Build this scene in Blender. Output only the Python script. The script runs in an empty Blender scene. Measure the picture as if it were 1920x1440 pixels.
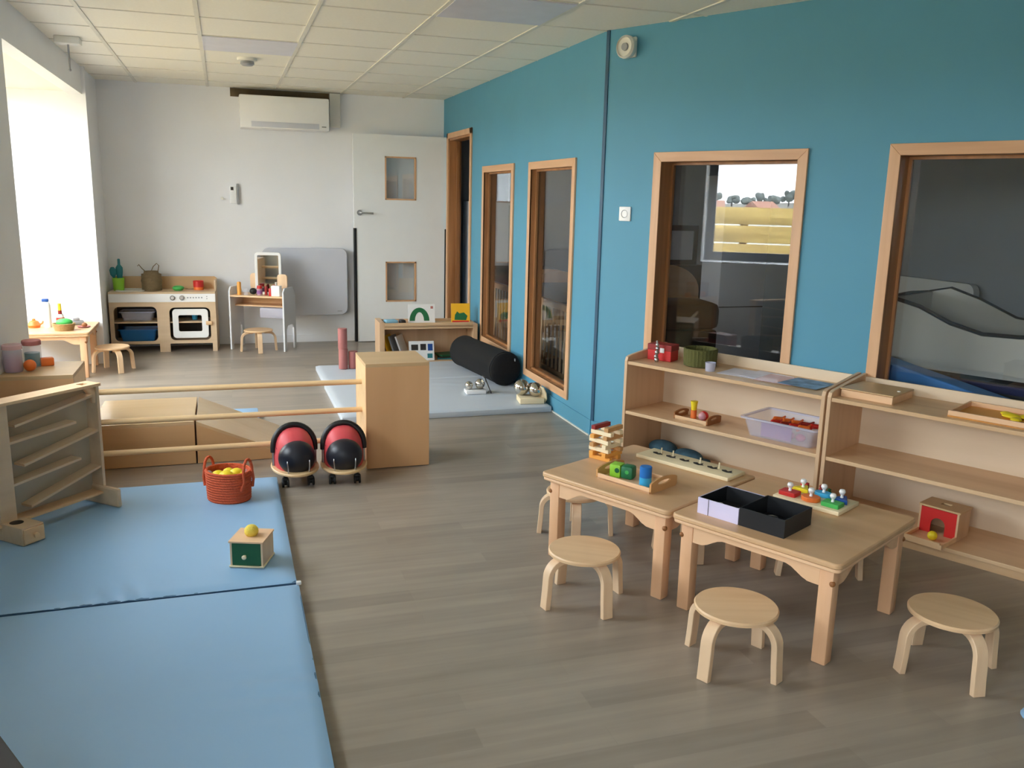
import bpy, bmesh, math, random
from mathutils import Vector, Matrix
random.seed(7)
C = bpy.context.scene.collection
SC = bpy.context.scene
R = math.radians
PI = math.pi

# ------------------------------------------------------------------ camera
cam_d = bpy.data.cameras.new('camera'); cam = bpy.data.objects.new('camera', cam_d); C.objects.link(cam)
F_PX, PITCH, ROLL, YAW, EYE = 1630.0, 0.20844, 0.023614, 0.318783, 1.43
fw = Vector((math.sin(YAW)*math.cos(PITCH), math.cos(YAW)*math.cos(PITCH), -math.sin(PITCH)))
rt = Vector((math.cos(YAW), -math.sin(YAW), 0)); up = rt.cross(fw)
r2 = rt*math.cos(ROLL)+up*math.sin(ROLL); u2 = -rt*math.sin(ROLL)+up*math.cos(ROLL)
M = Matrix((r2, u2, -fw)).transposed().to_4x4(); M.translation = (0, 0, EYE)
cam.matrix_world = M
cam_d.sensor_fit = 'HORIZONTAL'; cam_d.sensor_width = 36; cam_d.lens = F_PX/1920*36
cam_d.clip_start = 0.02; cam_d.clip_end = 600
SC.camera = cam

# ------------------------------------------------------------------ world, lights, exposure
SC.view_settings.view_transform = 'Standard'; SC.view_settings.look = 'None'
SC.view_settings.exposure = 2.1; SC.view_settings.gamma = 1.0
SC.view_settings.use_curve_mapping = False
SC.cycles.use_denoising = True
SC.cycles.max_bounces = 10; SC.cycles.diffuse_bounces = 6; SC.cycles.glossy_bounces = 4
SC.cycles.transparent_max_bounces = 16; SC.cycles.transmission_bounces = 6
SC.cycles.caustics_reflective = False; SC.cycles.caustics_refractive = False
SC.cycles.sample_clamp_indirect = 8
w = bpy.data.worlds.new('overcast_sky'); SC.world = w; w.use_nodes = True
bg = w.node_tree.nodes['Background']; bg.inputs[0].default_value = (0.86, 0.93, 1.0, 1); bg.inputs[1].default_value = 4.5
def portal(name, loc, sx, sy, rot):
    d = bpy.data.lights.new(name, 'AREA'); d.shape = 'RECTANGLE'; d.size = sx; d.size_y = sy; d.cycles.is_portal = True
    o = bpy.data.objects.new(name, d); C.objects.link(o); o.location = loc; o.rotation_euler = rot; return o
sun_d = bpy.data.lights.new('sun', 'SUN'); sun_d.energy = 4.5; sun_d.color = (1, .95, .88); sun_d.angle = R(8)
sun = bpy.data.objects.new('sun', sun_d); C.objects.link(sun); sun.location = (6, -5, 9); sun.rotation_euler = Vector((.55, -.35, .75)).to_track_quat('Z', 'Y').to_euler()

# ------------------------------------------------------------------ helpers
class MB:
    def __init__(s): s.bm = bmesh.new()
    def add(s, other_bm, mat=None):
        if mat is not None: bmesh.ops.transform(other_bm, matrix=mat, verts=other_bm.verts)
        me = bpy.data.meshes.new('t'); other_bm.to_mesh(me); other_bm.free(); s.bm.from_mesh(me); bpy.data.meshes.remove(me); return s
    def box(s, c, d, bev=0.0, rz=0, m=None, seg=2):
        b = bmesh.new(); bmesh.ops.create_cube(b, size=1)
        bmesh.ops.scale(b, vec=d, verts=b.verts)
        if bev > 0: bmesh.ops.bevel(b, geom=b.edges[:], offset=min(bev, min(d)*.49), segments=seg, affect='EDGES', profile=.5)
        t = Matrix.Translation(c) @ Matrix.Rotation(rz, 4, 'Z')
        if m is not None: t = Matrix.Translation(c) @ m
        return s.add(b, t)
    def bx(s, x0, x1, y0, y1, z0, z1, bev=0.0, seg=2):
        return s.box(((x0+x1)/2, (y0+y1)/2, (z0+z1)/2), (abs(x1-x0), abs(y1-y0), abs(z1-z0)), bev, seg=seg)
    def cyl(s, p0, p1, r0, r1=None, n=20):
        p0 = Vector(p0); p1 = Vector(p1); r1 = r0 if r1 is None else r1
        b = bmesh.new(); L = (p1-p0).length
        bmesh.ops.create_cone(b, cap_ends=True, segments=n, radius1=r0, radius2=r1, depth=L)
        q = (p1-p0).to_track_quat('Z', 'Y').to_matrix().to_4x4()
        return s.add(b, Matrix.Translation((p0+p1)/2) @ q)
    def ball(s, c, r, sc=(1, 1, 1), n=20, rz=0):
        b = bmesh.new(); bmesh.ops.create_uvsphere(b, u_segments=n, v_segments=max(6, n//2), radius=r)
        return s.add(b, Matrix.Translation(c) @ Matrix.Rotation(rz, 4, 'Z') @ Matrix.Diagonal((*sc, 1)))
    def lathe(s, prof, c=(0, 0, 0), n=32, sx=1, sy=1, m=None):
        b = bmesh.new(); rings = []
        for r, z in prof:
            if r < 1e-5: rings.append([b.verts.new((0, 0, z))])
            else: rings.append([b.verts.new((r*sx*math.cos(2*PI*i/n), r*sy*math.sin(2*PI*i/n), z)) for i in range(n)])
        for a, d in zip(rings, rings[1:]):
            for i in range(n):
                j = (i+1) % n
                if len(a) == 1 and len(d) == 1: continue
                if len(a) == 1: b.faces.new((a[0], d[j], d[i]))
                elif len(d) == 1: b.faces.new((a[i], a[j], d[0]))
                else: b.faces.new((a[i], a[j], d[j], d[i]))
        bmesh.ops.recalc_face_normals(b, faces=b.faces)
        return s.add(b, (Matrix.Translation(c) @ m) if m is not None else Matrix.Translation(c))
    def prism(s, pts, h, m=None):
        b = bmesh.new(); lo = [b.verts.new((x, y, 0)) for x, y in pts]; hi = [b.verts.new((x, y, h)) for x, y in pts]
        n = len(pts); b.faces.new(lo[::-1]); b.faces.new(hi)
        for i in range(n): b.faces.new((lo[i], lo[(i+1) % n], hi[(i+1) % n], hi[i]))
        bmesh.ops.recalc_face_normals(b, faces=b.faces)
        return s.add(b, m)
    def ring(s, outer, inner, h, m=None):
        b = bmesh.new(); n = len(outer)
        a = [[b.verts.new((x, y, z)) for x, y in L] for L in (outer, inner) for z in (0, h)]
        ol, oh, il, ih = a
        for i in range(n):
            j = (i+1) % n
            b.faces.new((ol[i], ol[j], oh[j], oh[i])); b.faces.new((il[j], il[i], ih[i], ih[j]))
            b.faces.new((oh[i], oh[j], ih[j], ih[i])); b.faces.new((ol[j], ol[i], il[i], il[j]))
        bmesh.ops.recalc_face_normals(b, faces=b.faces)
        return s.add(b, m)
    def tube(s, pts, r, n=10, closed=False, rect=None):
        """round tube, or rect=(w across, t thick) section swept in a plane; rect needs an 'up' = side vector"""
        pts = [Vector(p) for p in pts]; b = bmesh.new(); rings = []; N = len(pts)
        side = Vector(rect[2]) if rect else None; pv = None
        for i, p in enumerate(pts):
            a = pts[(i-1) % N] if (closed or i > 0) else p; c = pts[(i+1) % N] if (closed or i < N-1) else p
            t = (c-a).normalized()
            if rect:
                u = side.normalized(); v = t.cross(u).normalized()
                hw, ht = rect[0]/2, rect[1]/2
                rings.append([b.verts.new(p+u*x*hw+v*y*ht) for x, y in ((-1, -1), (1, -1), (1, 1), (-1, 1))])
            else:
                if pv is None:
                    ref = Vector((0, 0, 1)) if abs(t.z) < .9 else Vector((1, 0, 0)); u = t.cross(ref).normalized()
                else:
                    u = (pv - t*pv.dot(t)).normalized()
                pv = u; v = t.cross(u)
                rr = r[i] if isinstance(r, (list, tuple)) else r
                rings.append([b.verts.new(p+(u*math.cos(2*PI*k/n)+v*math.sin(2*PI*k/n))*rr) for k in range(n)])
        m = len(rings[0])
        for i in range(N if closed else N-1):
            A, B = rings[i], rings[(i+1) % N]
            for k in range(m): b.faces.new((A[k], A[(k+1) % m], B[(k+1) % m], B[k]))
        if not closed: b.faces.new(rings[0][::-1]); b.faces.new(rings[-1])
        bmesh.ops.recalc_face_normals(b, faces=b.faces)
        return s.add(b)
    def build(s, name, mat, parent=None, loc=None, rz=0, smooth=True, bev=0):
        me = bpy.data.meshes.new(name); s.bm.to_mesh(me); s.bm.free()
        o = bpy.data.objects.new(name, me); C.objects.link(o); me.materials.append(mat)
        if smooth:
            me.shade_smooth(); me.set_sharp_from_angle(angle=R(32))
        if bev:
            md = o.modifiers.new('bevel', 'BEVEL'); md.width = bev; md.segments = 2; md.limit_method = 'ANGLE'; md.angle_limit = R(40)
        if parent: o.parent = parent
        if loc is not None: o.location = loc
        o.rotation_euler.z = rz
        return o
XZ = Matrix.Rotation(PI/2, 4, 'X')          # local x,y -> x,z ; extrusion goes to -y
def YZ():                                    # local x,y -> y,z ; extrusion goes to +x
    return Matrix(((0, 0, 1, 0), (1, 0, 0, 0), (0, 1, 0, 0), (0, 0, 0, 1)))
def rrect(x0, x1, y0, y1, r, k=6):
    out = []
    for cx, cy, a in ((x1-r, y1-r, 0), (x0+r, y1-r, 90), (x0+r, y0+r, 180), (x1-r, y0+r, 270)):
        for i in range(k+1):
            t = R(a+90*i/k); out.append((cx+r*math.cos(t), cy+r*math.sin(t)))
    return out
def tag(o, label, cat, group=None, kind=None):
    if label: o['label'] = label
    if cat: o['category'] = cat
    if group: o['group'] = group
    if kind: o['kind'] = kind
    return o
def thing(name, label, cat, loc=(0, 0, 0), rz=0, group=None):
    o = bpy.data.objects.new(name, None); C.objects.link(o); o.empty_display_size = .1
    o.location = loc; o.rotation_euler = (0, 0, rz); return tag(o, label, cat, group)
def struct(name, mb, mat, label=None, **k):
    o = mb.build(name, mat, **k); o['kind'] = 'structure'
    if label: o['label'] = label
    return o
def one(name, mb, mat, label, cat, loc=(0, 0, 0), rz=0, group=None, kind=None, **k):
    return tag(mb.build(name, mat, None, loc, rz, **k), label, cat, group, kind)
def dup(root, loc, rz, label, group=None):
    r = root.copy(); C.objects.link(r); r.location = loc; r.rotation_euler = (0, 0, rz); r['label'] = label
    if group: r['group'] = group
    for ch in list(root.children):
        c = ch.copy(); C.objects.link(c); c.parent = r
        for g in list(ch.children):
            d = g.copy(); C.objects.link(d); d.parent = c
    return r

# ------------------------------------------------------------------ materials
def lin(c):
    return tuple(((x/255)/12.92 if x/255 <= .04045 else ((x/255+.055)/1.055)**2.4) for x in c)+(1,)
def base(name):
    m = bpy.data.materials.new(name); m.use_nodes = True
    nt = m.node_tree; return m, nt, nt.nodes['Principled BSDF']
def plain(name, rgb, rough=.5, metal=0, var=.04, scale=8, spec=.5, bump=0, coat=0):
    m, nt, p = base(name); c = lin(rgb)
    n = nt.nodes.new('ShaderNodeTexNoise'); n.inputs['Scale'].default_value = scale; n.inputs['Detail'].default_value = 4
    tc = nt.nodes.new('ShaderNodeTexCoord'); nt.links.new(tc.outputs['Object'], n.inputs['Vector'])
    r = nt.nodes.new('ShaderNodeValToRGB'); r.color_ramp.elements[0].position = .3; r.color_ramp.elements[1].position = .7
    r.color_ramp.elements[0].color = tuple(x*(1-var) for x in c[:3])+(1,); r.color_ramp.elements[1].color = tuple(min(1, x*(1+var)) for x in c[:3])+(1,)
    nt.links.new(n.outputs['Fac'], r.inputs[0]); nt.links.new(r.outputs[0], p.inputs['Base Color'])
    p.inputs['Roughness'].default_value = rough; p.inputs['Metallic'].default_value = metal
    p.inputs['Specular IOR Level'].default_value = spec; p.inputs['Coat Weight'].default_value = coat
    if bump:
        b = nt.nodes.new('ShaderNodeBump'); b.inputs['Strength'].default_value = bump; b.inputs['Distance'].default_value = .01
        n2 = nt.nodes.new('ShaderNodeTexNoise'); n2.inputs['Scale'].default_value = scale*6; nt.links.new(tc.outputs['Object'], n2.inputs['Vector'])
        nt.links.new(n2.outputs['Fac'], b.inputs['Height']); nt.links.new(b.outputs[0], p.inputs['Normal'])
    return m
def wood(name, rgb1, rgb2, axis='X', scale=6, rough=.42, stretch=14):
    m, nt, p = base(name)
    tc = nt.nodes.new('ShaderNodeTexCoord'); mp = nt.nodes.new('ShaderNodeMapping')
    sc = [scale*stretch/4]*3; sc['XYZ'.index(axis)] = scale/4
    mp.inputs['Scale'].default_value = sc; nt.links.new(tc.outputs['Object'], mp.inputs[0])
    n = nt.nodes.new('ShaderNodeTexNoise'); n.inputs['Scale'].default_value = 1; n.inputs['Detail'].default_value = 6; n.inputs['Distortion'].default_value = .4
    nt.links.new(mp.outputs[0], n.inputs['Vector'])
    r = nt.nodes.new('ShaderNodeValToRGB'); r.color_ramp.elements[0].position = .32; r.color_ramp.elements[1].position = .68
    r.color_ramp.elements[0].color = lin(rgb1); r.color_ramp.elements[1].color = lin(rgb2)
    nt.links.new(n.outputs['Fac'], r.inputs[0]); nt.links.new(r.outputs[0], p.inputs['Base Color'])
    p.inputs['Roughness'].default_value = rough
    return m
def glass(name, f0=.1, rough=0.0):
    m, nt, p = base(name); nt.nodes.remove(p)
    out = nt.nodes['Material Output']; t = nt.nodes.new('ShaderNodeBsdfTransparent'); t.inputs[0].default_value = (.97, .98, .98, 1)
    g = nt.nodes.new('ShaderNodeBsdfGlossy'); g.inputs['Roughness'].default_value = rough
    lw = nt.nodes.new('ShaderNodeLayerWeight'); lw.inputs[0].default_value = .5
    pw = nt.nodes.new('ShaderNodeMath'); pw.operation = 'POWER'; pw.inputs[1].default_value = 4.5
    ma = nt.nodes.new('ShaderNodeMath'); ma.operation = 'MULTIPLY_ADD'; ma.inputs[1].default_value = .9-f0; ma.inputs[2].default_value = f0
    nt.links.new(lw.outputs['Facing'], pw.inputs[0]); nt.links.new(pw.outputs[0], ma.inputs[0])
    mx = nt.nodes.new('ShaderNodeMixShader'); nt.links.new(ma.outputs[0], mx.inputs[0]); nt.links.new(t.outputs[0], mx.inputs[1]); nt.links.new(g.outputs[0], mx.inputs[2])
    nt.links.new(mx.outputs[0], out.inputs[0]); return m
def frosted(name, rgb, alpha=.5, rough=.25):
    m, nt, p = base(name); p.inputs['Base Color'].default_value = lin(rgb); p.inputs['Roughness'].default_value = rough
    p.inputs['Alpha'].default_value = alpha; return m
def floor_mat():
    m, nt, p = base('vinyl_plank_floor')
    tc = nt.nodes.new('ShaderNodeTexCoord'); mp = nt.nodes.new('ShaderNodeMapping'); nt.links.new(tc.outputs['Object'], mp.inputs[0])
    mp.inputs['Rotation'].default_value = (0, 0, R(0))
    br = nt.nodes.new('ShaderNodeTexBrick'); nt.links.new(mp.outputs[0], br.inputs['Vector'])
    br.inputs['Scale'].default_value = 1; br.inputs['Brick Width'].default_value = .95; br.inputs['Row Height'].default_value = .09
    br.inputs['Mortar Size'].default_value = .0012; br.inputs['Mortar Smooth'].default_value = .5; br.inputs['Bias'].default_value = 0
    br.offset = .37; br.inputs['Color1'].default_value = (0, 0, 0, 1); br.inputs['Color2'].default_value = (1, 1, 1, 1); br.inputs['Mortar'].default_value = (.42, .42, .42, 1)
    mp2 = nt.nodes.new('ShaderNodeMapping'); mp2.inputs['Scale'].default_value = (1.6, 34, 1); nt.links.new(tc.outputs['Object'], mp2.inputs[0])
    n = nt.nodes.new('ShaderNodeTexNoise'); n.inputs['Scale'].default_value = 1; n.inputs['Detail'].default_value = 8; n.inputs['Distortion'].default_value = .3; nt.links.new(mp2.outputs[0], n.inputs['Vector'])
    mp3 = nt.nodes.new('ShaderNodeMapping'); mp3.inputs['Scale'].default_value = (2.5, 9, 1); nt.links.new(tc.outputs['Object'], mp3.inputs[0])
    n3 = nt.nodes.new('ShaderNodeTexNoise'); n3.inputs['Scale'].default_value = 1; n3.inputs['Detail'].default_value = 3; nt.links.new(mp3.outputs[0], n3.inputs['Vector'])
    a = nt.nodes.new('ShaderNodeMix'); a.data_type = 'FLOAT'; a.inputs[0].default_value = .62
    nt.links.new(br.outputs['Color'], a.inputs[2]); nt.links.new(n.outputs['Fac'], a.inputs[3])
    b = nt.nodes.new('ShaderNodeMix'); b.data_type = 'FLOAT'; b.inputs[0].default_value = .4
    nt.links.new(a.outputs[0], b.inputs[2]); nt.links.new(n3.outputs['Fac'], b.inputs[3])
    r = nt.nodes.new('ShaderNodeValToRGB'); nt.links.new(b.outputs[0], r.inputs[0])
    e = r.color_ramp.elements; e[0].position = .25; e[0].color = lin((132, 122, 111)); e[1].position = .78; e[1].color = lin((170, 158, 143))
    nt.links.new(r.outputs[0], p.inputs['Base Color'])
    p.inputs['Roughness'].default_value = .32; p.inputs['Specular IOR Level'].default_value = .45
    return m
MAT = dict(
    wall=plain('wall_paint', (236, 237, 240), .7, var=.015, scale=3),
    blue=plain('blue_wall_paint', (84, 150, 178), .6, var=.02, scale=3),
    groove_shade=plain('blue_groove_shade', (30, 78, 108), .5, var=.02),
    ceil=plain('ceiling_tile', (240, 237, 226), .85, var=.02, scale=60),
    grid=plain('ceiling_grid', (222, 219, 208), .5),
    panel=plain('led_panel_off', (214, 214, 226), .35),
    floor=floor_mat(),
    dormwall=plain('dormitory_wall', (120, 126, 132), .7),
    casing=wood('beech_casing', (205, 158, 118), (222, 178, 138), 'Z', 5),
    casing_h=wood('beech_casing_across', (205, 158, 118), (222, 178, 138), 'X', 5),
    jamb=wood('oak_jamb', (150, 102, 62), (180, 128, 84), 'Z', 5),
    glass=glass('window_glass', .085), clearglass=glass('outer_window_glass', .02),
    birch=wood('birch_ply', (222, 182, 138), (236, 200, 158), 'X', 5),
    birch_z=wood('birch_upright', (224, 188, 150), (238, 208, 172), 'Z', 5),
    table=wood('table_laminate', (206, 165, 122), (218, 178, 136), 'X', 4),
    table_leg=wood('table_beech', (222, 172, 130), (232, 186, 146), 'Z', 5),
    table_apron=wood('table_apron_beech', (228, 184, 142), (238, 198, 158), 'X', 5),
    shelf=wood('maple_shelf', (206, 168, 126), (222, 188, 148), 'X', 3),
    shelf_z=wood('maple_side', (204, 166, 128), (220, 186, 150), 'Z', 3),
    shelf_back=wood('maple_back', (218, 196, 166), (230, 210, 184), 'X', 3, stretch=5),
    post=wood('post_maple', (208, 158, 110), (220, 172, 124), 'Z', 2, stretch=8),
    post_top=wood('post_top_maple', (196, 162, 118), (208, 174, 130), 'X', 2),
    rod=wood('dowel_beech', (222, 186, 136), (234, 200, 152), 'X', 5, .35),
    block=wood('block_maple', (196, 156, 108), (208, 168, 122), 'X', 2),
    blocktop=wood('block_top_laminate', (200, 168, 124), (210, 178, 136), 'X', 2, .16),
    kwood=wood('kitchen_birch', (206, 178, 144), (220, 194, 162), 'X', 4),
    white=plain('white_lacquer', (242, 242, 242), .4, var=.01),
    offwhite=plain('off_white_plastic', (226, 224, 216), .4, var=.01),
    greywhite=plain('white_board_panel', (222, 224, 228), .45, var=.01),
    doorw=plain('door_laminate', (238, 240, 240), .45, var=.01),
    radiator=plain('radiator_enamel', (205, 208, 218), .35, var=.01),
    black=plain('black_rubber', (18, 18, 20), .45),
    blackfab=plain('black_fabric', (8, 8, 10), .95, scale=40, bump=.3),
    dark=plain('dark_panel', (44, 38, 34), .5),
    greyp=plain('grey_plastic', (150, 152, 156), .45),
    steel=plain('brushed_steel', (190, 190, 190), .3, 1),
    mirror=plain('mirror_silver', (235, 238, 240), .03, 1, var=0),
    chrome=plain('chrome_ball', (205, 200, 190), .12, 1, var=.01),
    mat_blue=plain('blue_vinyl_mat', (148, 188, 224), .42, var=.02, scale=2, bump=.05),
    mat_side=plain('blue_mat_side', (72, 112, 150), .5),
    mat_white=plain('pale_vinyl_mat', (198, 206, 216), .45, var=.02, scale=3, bump=.08),
    redfoam=plain('dusty_red_foam', (178, 112, 108), .7),
    basket_o=plain('orange_rope', (205, 88, 50), .8, bump=.6, scale=20),
    wicker=plain('wicker', (186, 156, 108), .85, bump=.8, scale=18),
    wicker_d=plain('dark_wicker', (122, 104, 74), .85, bump=.8, scale=18),
    olive=plain('olive_felt', (92, 92, 48), .95, bump=.4, scale=30),
    yellow=plain('yellow_plastic', (240, 215, 40), .45), yball=plain('yellow_felt_ball', (252, 224, 96), .95, bump=.6, scale=40),
    green=plain('green_paint', (30, 110, 66), .5), dgreen=plain('dark_green_paint', (24, 92, 54), .5),
    lime=plain('lime_plastic', (150, 210, 60), .4), lgreen=plain('leaf_green', (70, 176, 84), .5),
    teal=plain('teal_plastic', (40, 130, 140), .4),
    red=plain('red_paint', (205, 42, 40), .45), dred=plain('dark_red_paint', (150, 40, 36), .5),
    bugred=plain('ladybird_red_vinyl', (206, 74, 80), .5), bugblack=plain('ladybird_black_vinyl', (24, 26, 38), .38),
    orange=plain('orange_paint', (235, 120, 50), .5), amber=plain('amber_paint', (235, 165, 75), .5),
    bluep=plain('blue_paint', (25, 110, 190), .45), cyan=plain('cyan_paint', (60, 170, 220), .45), dblue=plain('dark_blue_paint', (25, 75, 150), .45),
    cream=plain('cream_wood', (240, 222, 184), .55), tan=plain('tan_wood', (200, 150, 95), .55),
    brownw=plain('brown_wood', (150, 96, 50), .55),
    lav=plain('lavender_card', (216, 208, 236), .6), blackcard=plain('black_card', (26, 27, 30), .5),
    clear=frosted('clear_plastic', (225, 225, 240), .26), milky=frosted('milky_plastic', (214, 214, 232), .5),
    pinkclear=frosted('pink_tinted_plastic', (232, 190, 200), .6),
    blueclear=frosted('blue_bin_plastic', (40, 110, 170), .8),
    pink=plain('pink_paper', (214, 110, 150), .7), purple=plain('purple_card', (150, 100, 160), .7),
    paper=plain('drawing_paper', (232, 228, 240), .7, var=.08, scale=14),
    paperb=plain('blue_print_paper', (120, 150, 180), .7, var=.5, scale=16),
    yellowp=plain('yellow_cover', (250, 190, 40), .4), lightblue=plain('light_blue_cloth', (140, 190, 215), .8),
    greyfoam=plain('grey_vinyl', (206, 204, 196), .5, var=.04, scale=3), navy=plain('navy_vinyl', (20, 30, 90), .5),
    bluefoam=plain('bright_blue_vinyl', (84, 156, 235), .5),
    darkbed=plain('dark_brown_fabric', (70, 60, 56), .9), bedding=plain('bedding_cotton', (205, 200, 200), .9),
    ybed=plain('mustard_cotton', (214, 164, 70), .9),
    darkframe=plain('dark_grey_metal', (60, 66, 74), .4),
    fence=wood('fence_plank', (178, 150, 84), (214, 186, 112), 'Y', 3, .7),
    grass=plain('pale_gravel', (168, 164, 150), .95, scale=1),
    hill=plain('far_hillside', (120, 118, 112), .95, scale=.2, var=.3), tree=plain('far_foliage', (92, 100, 98), .95, scale=1, var=.3),
    house=plain('far_render', (214, 196, 178), .9), roof=plain('far_roof', (150, 108, 92), .9),
    mottlebrown=plain('mottled_brown', (92, 78, 56), .8, var=.25, scale=5),
)
MAT['wall_inner'] = MAT['wall']

# ------------------------------------------------------------------ the room
CH = 2.385; BY = 8.78; LX = -1.03; RX = 2.12; BEND = Vector((2.12, 4.83, 0)); TW = .10
YR = -0.47315; WD = Vector((-math.sin(YR), -math.cos(YR), 0)); WN = Vector((math.cos(YR), -math.sin(YR), 0))
RW = math.atan2(WD.y, WD.x)
def WL(s, d, z=0): v = BEND+WD*s-WN*d; return (v.x, v.y, z)
END = 7.6
fl = MB(); fl.prism([(-1.8, -2.0), (6.2, -2.0), (6.2, 9.0), (-1.8, 9.0)], .1, Matrix.Translation((0, 0, -.1)))
struct('floor', fl, MAT['floor'], smooth=False)
def wall_cells(mb, L, H, th, ops, z0=0):
    ops = sorted(ops); x = 0
    for a, b, c, d in ops:
        if a > x: mb.bx(x, a, 0, th, z0, H)
        if c > z0: mb.bx(a, b, 0, th, z0, c)
        if d < H: mb.bx(a, b, 0, th, d, H)
        x = b
    if x < L: mb.bx(x, L, 0, th, z0, H)
# back wall
struct('wall_back', MB().bx(-2.0, RX+TW, BY, BY+.2, 0, CH+.2), MAT['wall'], smooth=False)
# right wall, far section: local x runs toward -Y from the far corner
FR = -PI/2
ops1 = [(BY-8.56, BY-7.75, 0, 2.0), (BY-7.29, BY-6.52, .25, 1.665), (BY-6.08, BY-5.27, .19, 1.655)]
mb = MB(); wall_cells(mb, BY-BEND.y, CH+.2, TW, ops1)
struct('wall_right', mb, MAT['blue'], loc=(RX, BY, 0), rz=FR, smooth=False)
# right wall, near section turns outward
ops2 = [(.42, 1.235, .19, 1.66), (1.72, 2.95, .19, 1.67)]
mb = MB(); wall_cells(mb, END, CH+.2, TW, ops2); mb.prism([(0, 0), (0, TW), (-.09, TW)], CH+.2)
struct('wall_right_near', mb, MAT['blue'], loc=BEND, rz=RW, smooth=False)
# left wall with alcove(s)
PIER = 5.22; ALC = 7.92; AX = -1.80
mb = MB()
W6 = (3.0, 4.655, .90, 2.12)
LT = .42
mb.bx(LX-LT, LX, -2, -1.6, 0, CH+.2); mb.bx(LX-LT, LX, -1.6, 1.0, 0, .9); mb.bx(LX-LT, LX, -1.6, 1.0, 2.12, CH+.2)
mb.bx(LX-LT, LX, 1.0, W6[0], 0, CH+.2); mb.bx(LX-LT, LX, W6[0], W6[1], 0, W6[2]); mb.bx(LX-LT, LX, W6[0], W6[1], W6[3], CH+.2); mb.bx(LX-LT, LX, W6[1], PIER, 0, CH+.2)
mb.bx(AX, LX-LT, PIER-.12, PIER, 0, CH+.2)
mb.bx(LX-.1, LX, PIER, ALC, 2.17, CH+.2)
mb.bx(AX-.2, LX, ALC, BY, 0, CH+.2)
mb.bx(LX, LX+.025, ALC, ALC+.06, 0, CH)
struct('wall_left', mb, MAT['wall'], smooth=False)
struct('trim_1', MB().bx(AX, LX-.1, PIER, ALC, 2.19, 2.3), MAT['ceil'], 'cream soffit over the window alcove', smooth=False)
mb = MB(); mb.bx(AX-.2, AX, PIER-.12, PIER+.12, 0, 2.6); mb.bx(AX-.2, AX, 7.86, ALC, 0, 2.6); mb.bx(AX-.2, AX, PIER+.12, 7.86, 2.19, 2.6); mb.bx(AX-.2, AX, PIER+.12, 7.86, 0, .12)
struct('wall_alcove', mb, MAT['wall'], smooth=False)
struct('wall_behind', MB().bx(-1.3, 6.4, -2.2, -2, 0, CH+.2), MAT['wall'], smooth=False)
# ceiling
mb = MB(); mb.bx(-1.15, 6.3, -2.1, BY+.1, CH, CH+.12)
struct('ceiling', mb, MAT['ceil'], smooth=False)
mb = MB()
gx = [-.70+.603*i for i in range(12)]
for x in gx:
    if x < RX: mb.bx(x-.012, x+.012, -2, BY, CH-.006, CH+.002)
    else: mb.bx(x-.012, x+.012, -2, BEND.y-(x-BEND.x)/WD.x*(-WD.y), CH-.006, CH+.002)
for k in range(-12, 7):
    y = 4.84+.59*k
    if -2 < y < BY:
        xr = RX if y > BEND.y else BEND.x+(BEND.y-y)/(-WD.y)*WD.x
        mb.bx(LX, xr, y-.006, y+.006, CH-.004, CH+.002)
struct('trim_2', mb, MAT['grid'], 'pale metal grid between the ceiling tiles', smooth=False)
# baseboards, trims, corner groove shade
mb = MB()
mb.bx(BY-7.70, BY-BEND.y-.004, -.007, 0, .0, .1)
struct('baseboard_right', mb, MAT['blue'], loc=(RX, BY, 0), rz=FR, smooth=False)
struct('baseboard_right_near', MB().bx(0.004, END, -.007, 0, .0, .1), MAT['blue'], loc=BEND, rz=RW, smooth=False)
struct('trim_3', MB().bx(BY-7.70, BY-BEND.y-.01, -.016, -.007, 0, .008), MAT['offwhite'], 'pale sealant line along the foot of the far blue wall', loc=(RX, BY, 0), rz=FR, smooth=False)
struct('trim_4', MB().bx(0.0, END, -.016, -.007, 0, .008), MAT['offwhite'], 'pale sealant line along the foot of the near blue wall', loc=BEND, rz=RW, smooth=False)
struct('trim_5', MB().bx(-.004, .018, -.006, .002, .1, CH), MAT['groove_shade'], 'dark blue strip painted for the shaded groove where the wall turns', loc=BEND, rz=RW, smooth=False)  # darker colour stands in for the shade in the corner groove
struct('baseboard_back', MB().bx(LX+.03, 1.2, BY-.008, BY, 0, .07), MAT['wall'], smooth=False)

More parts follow.
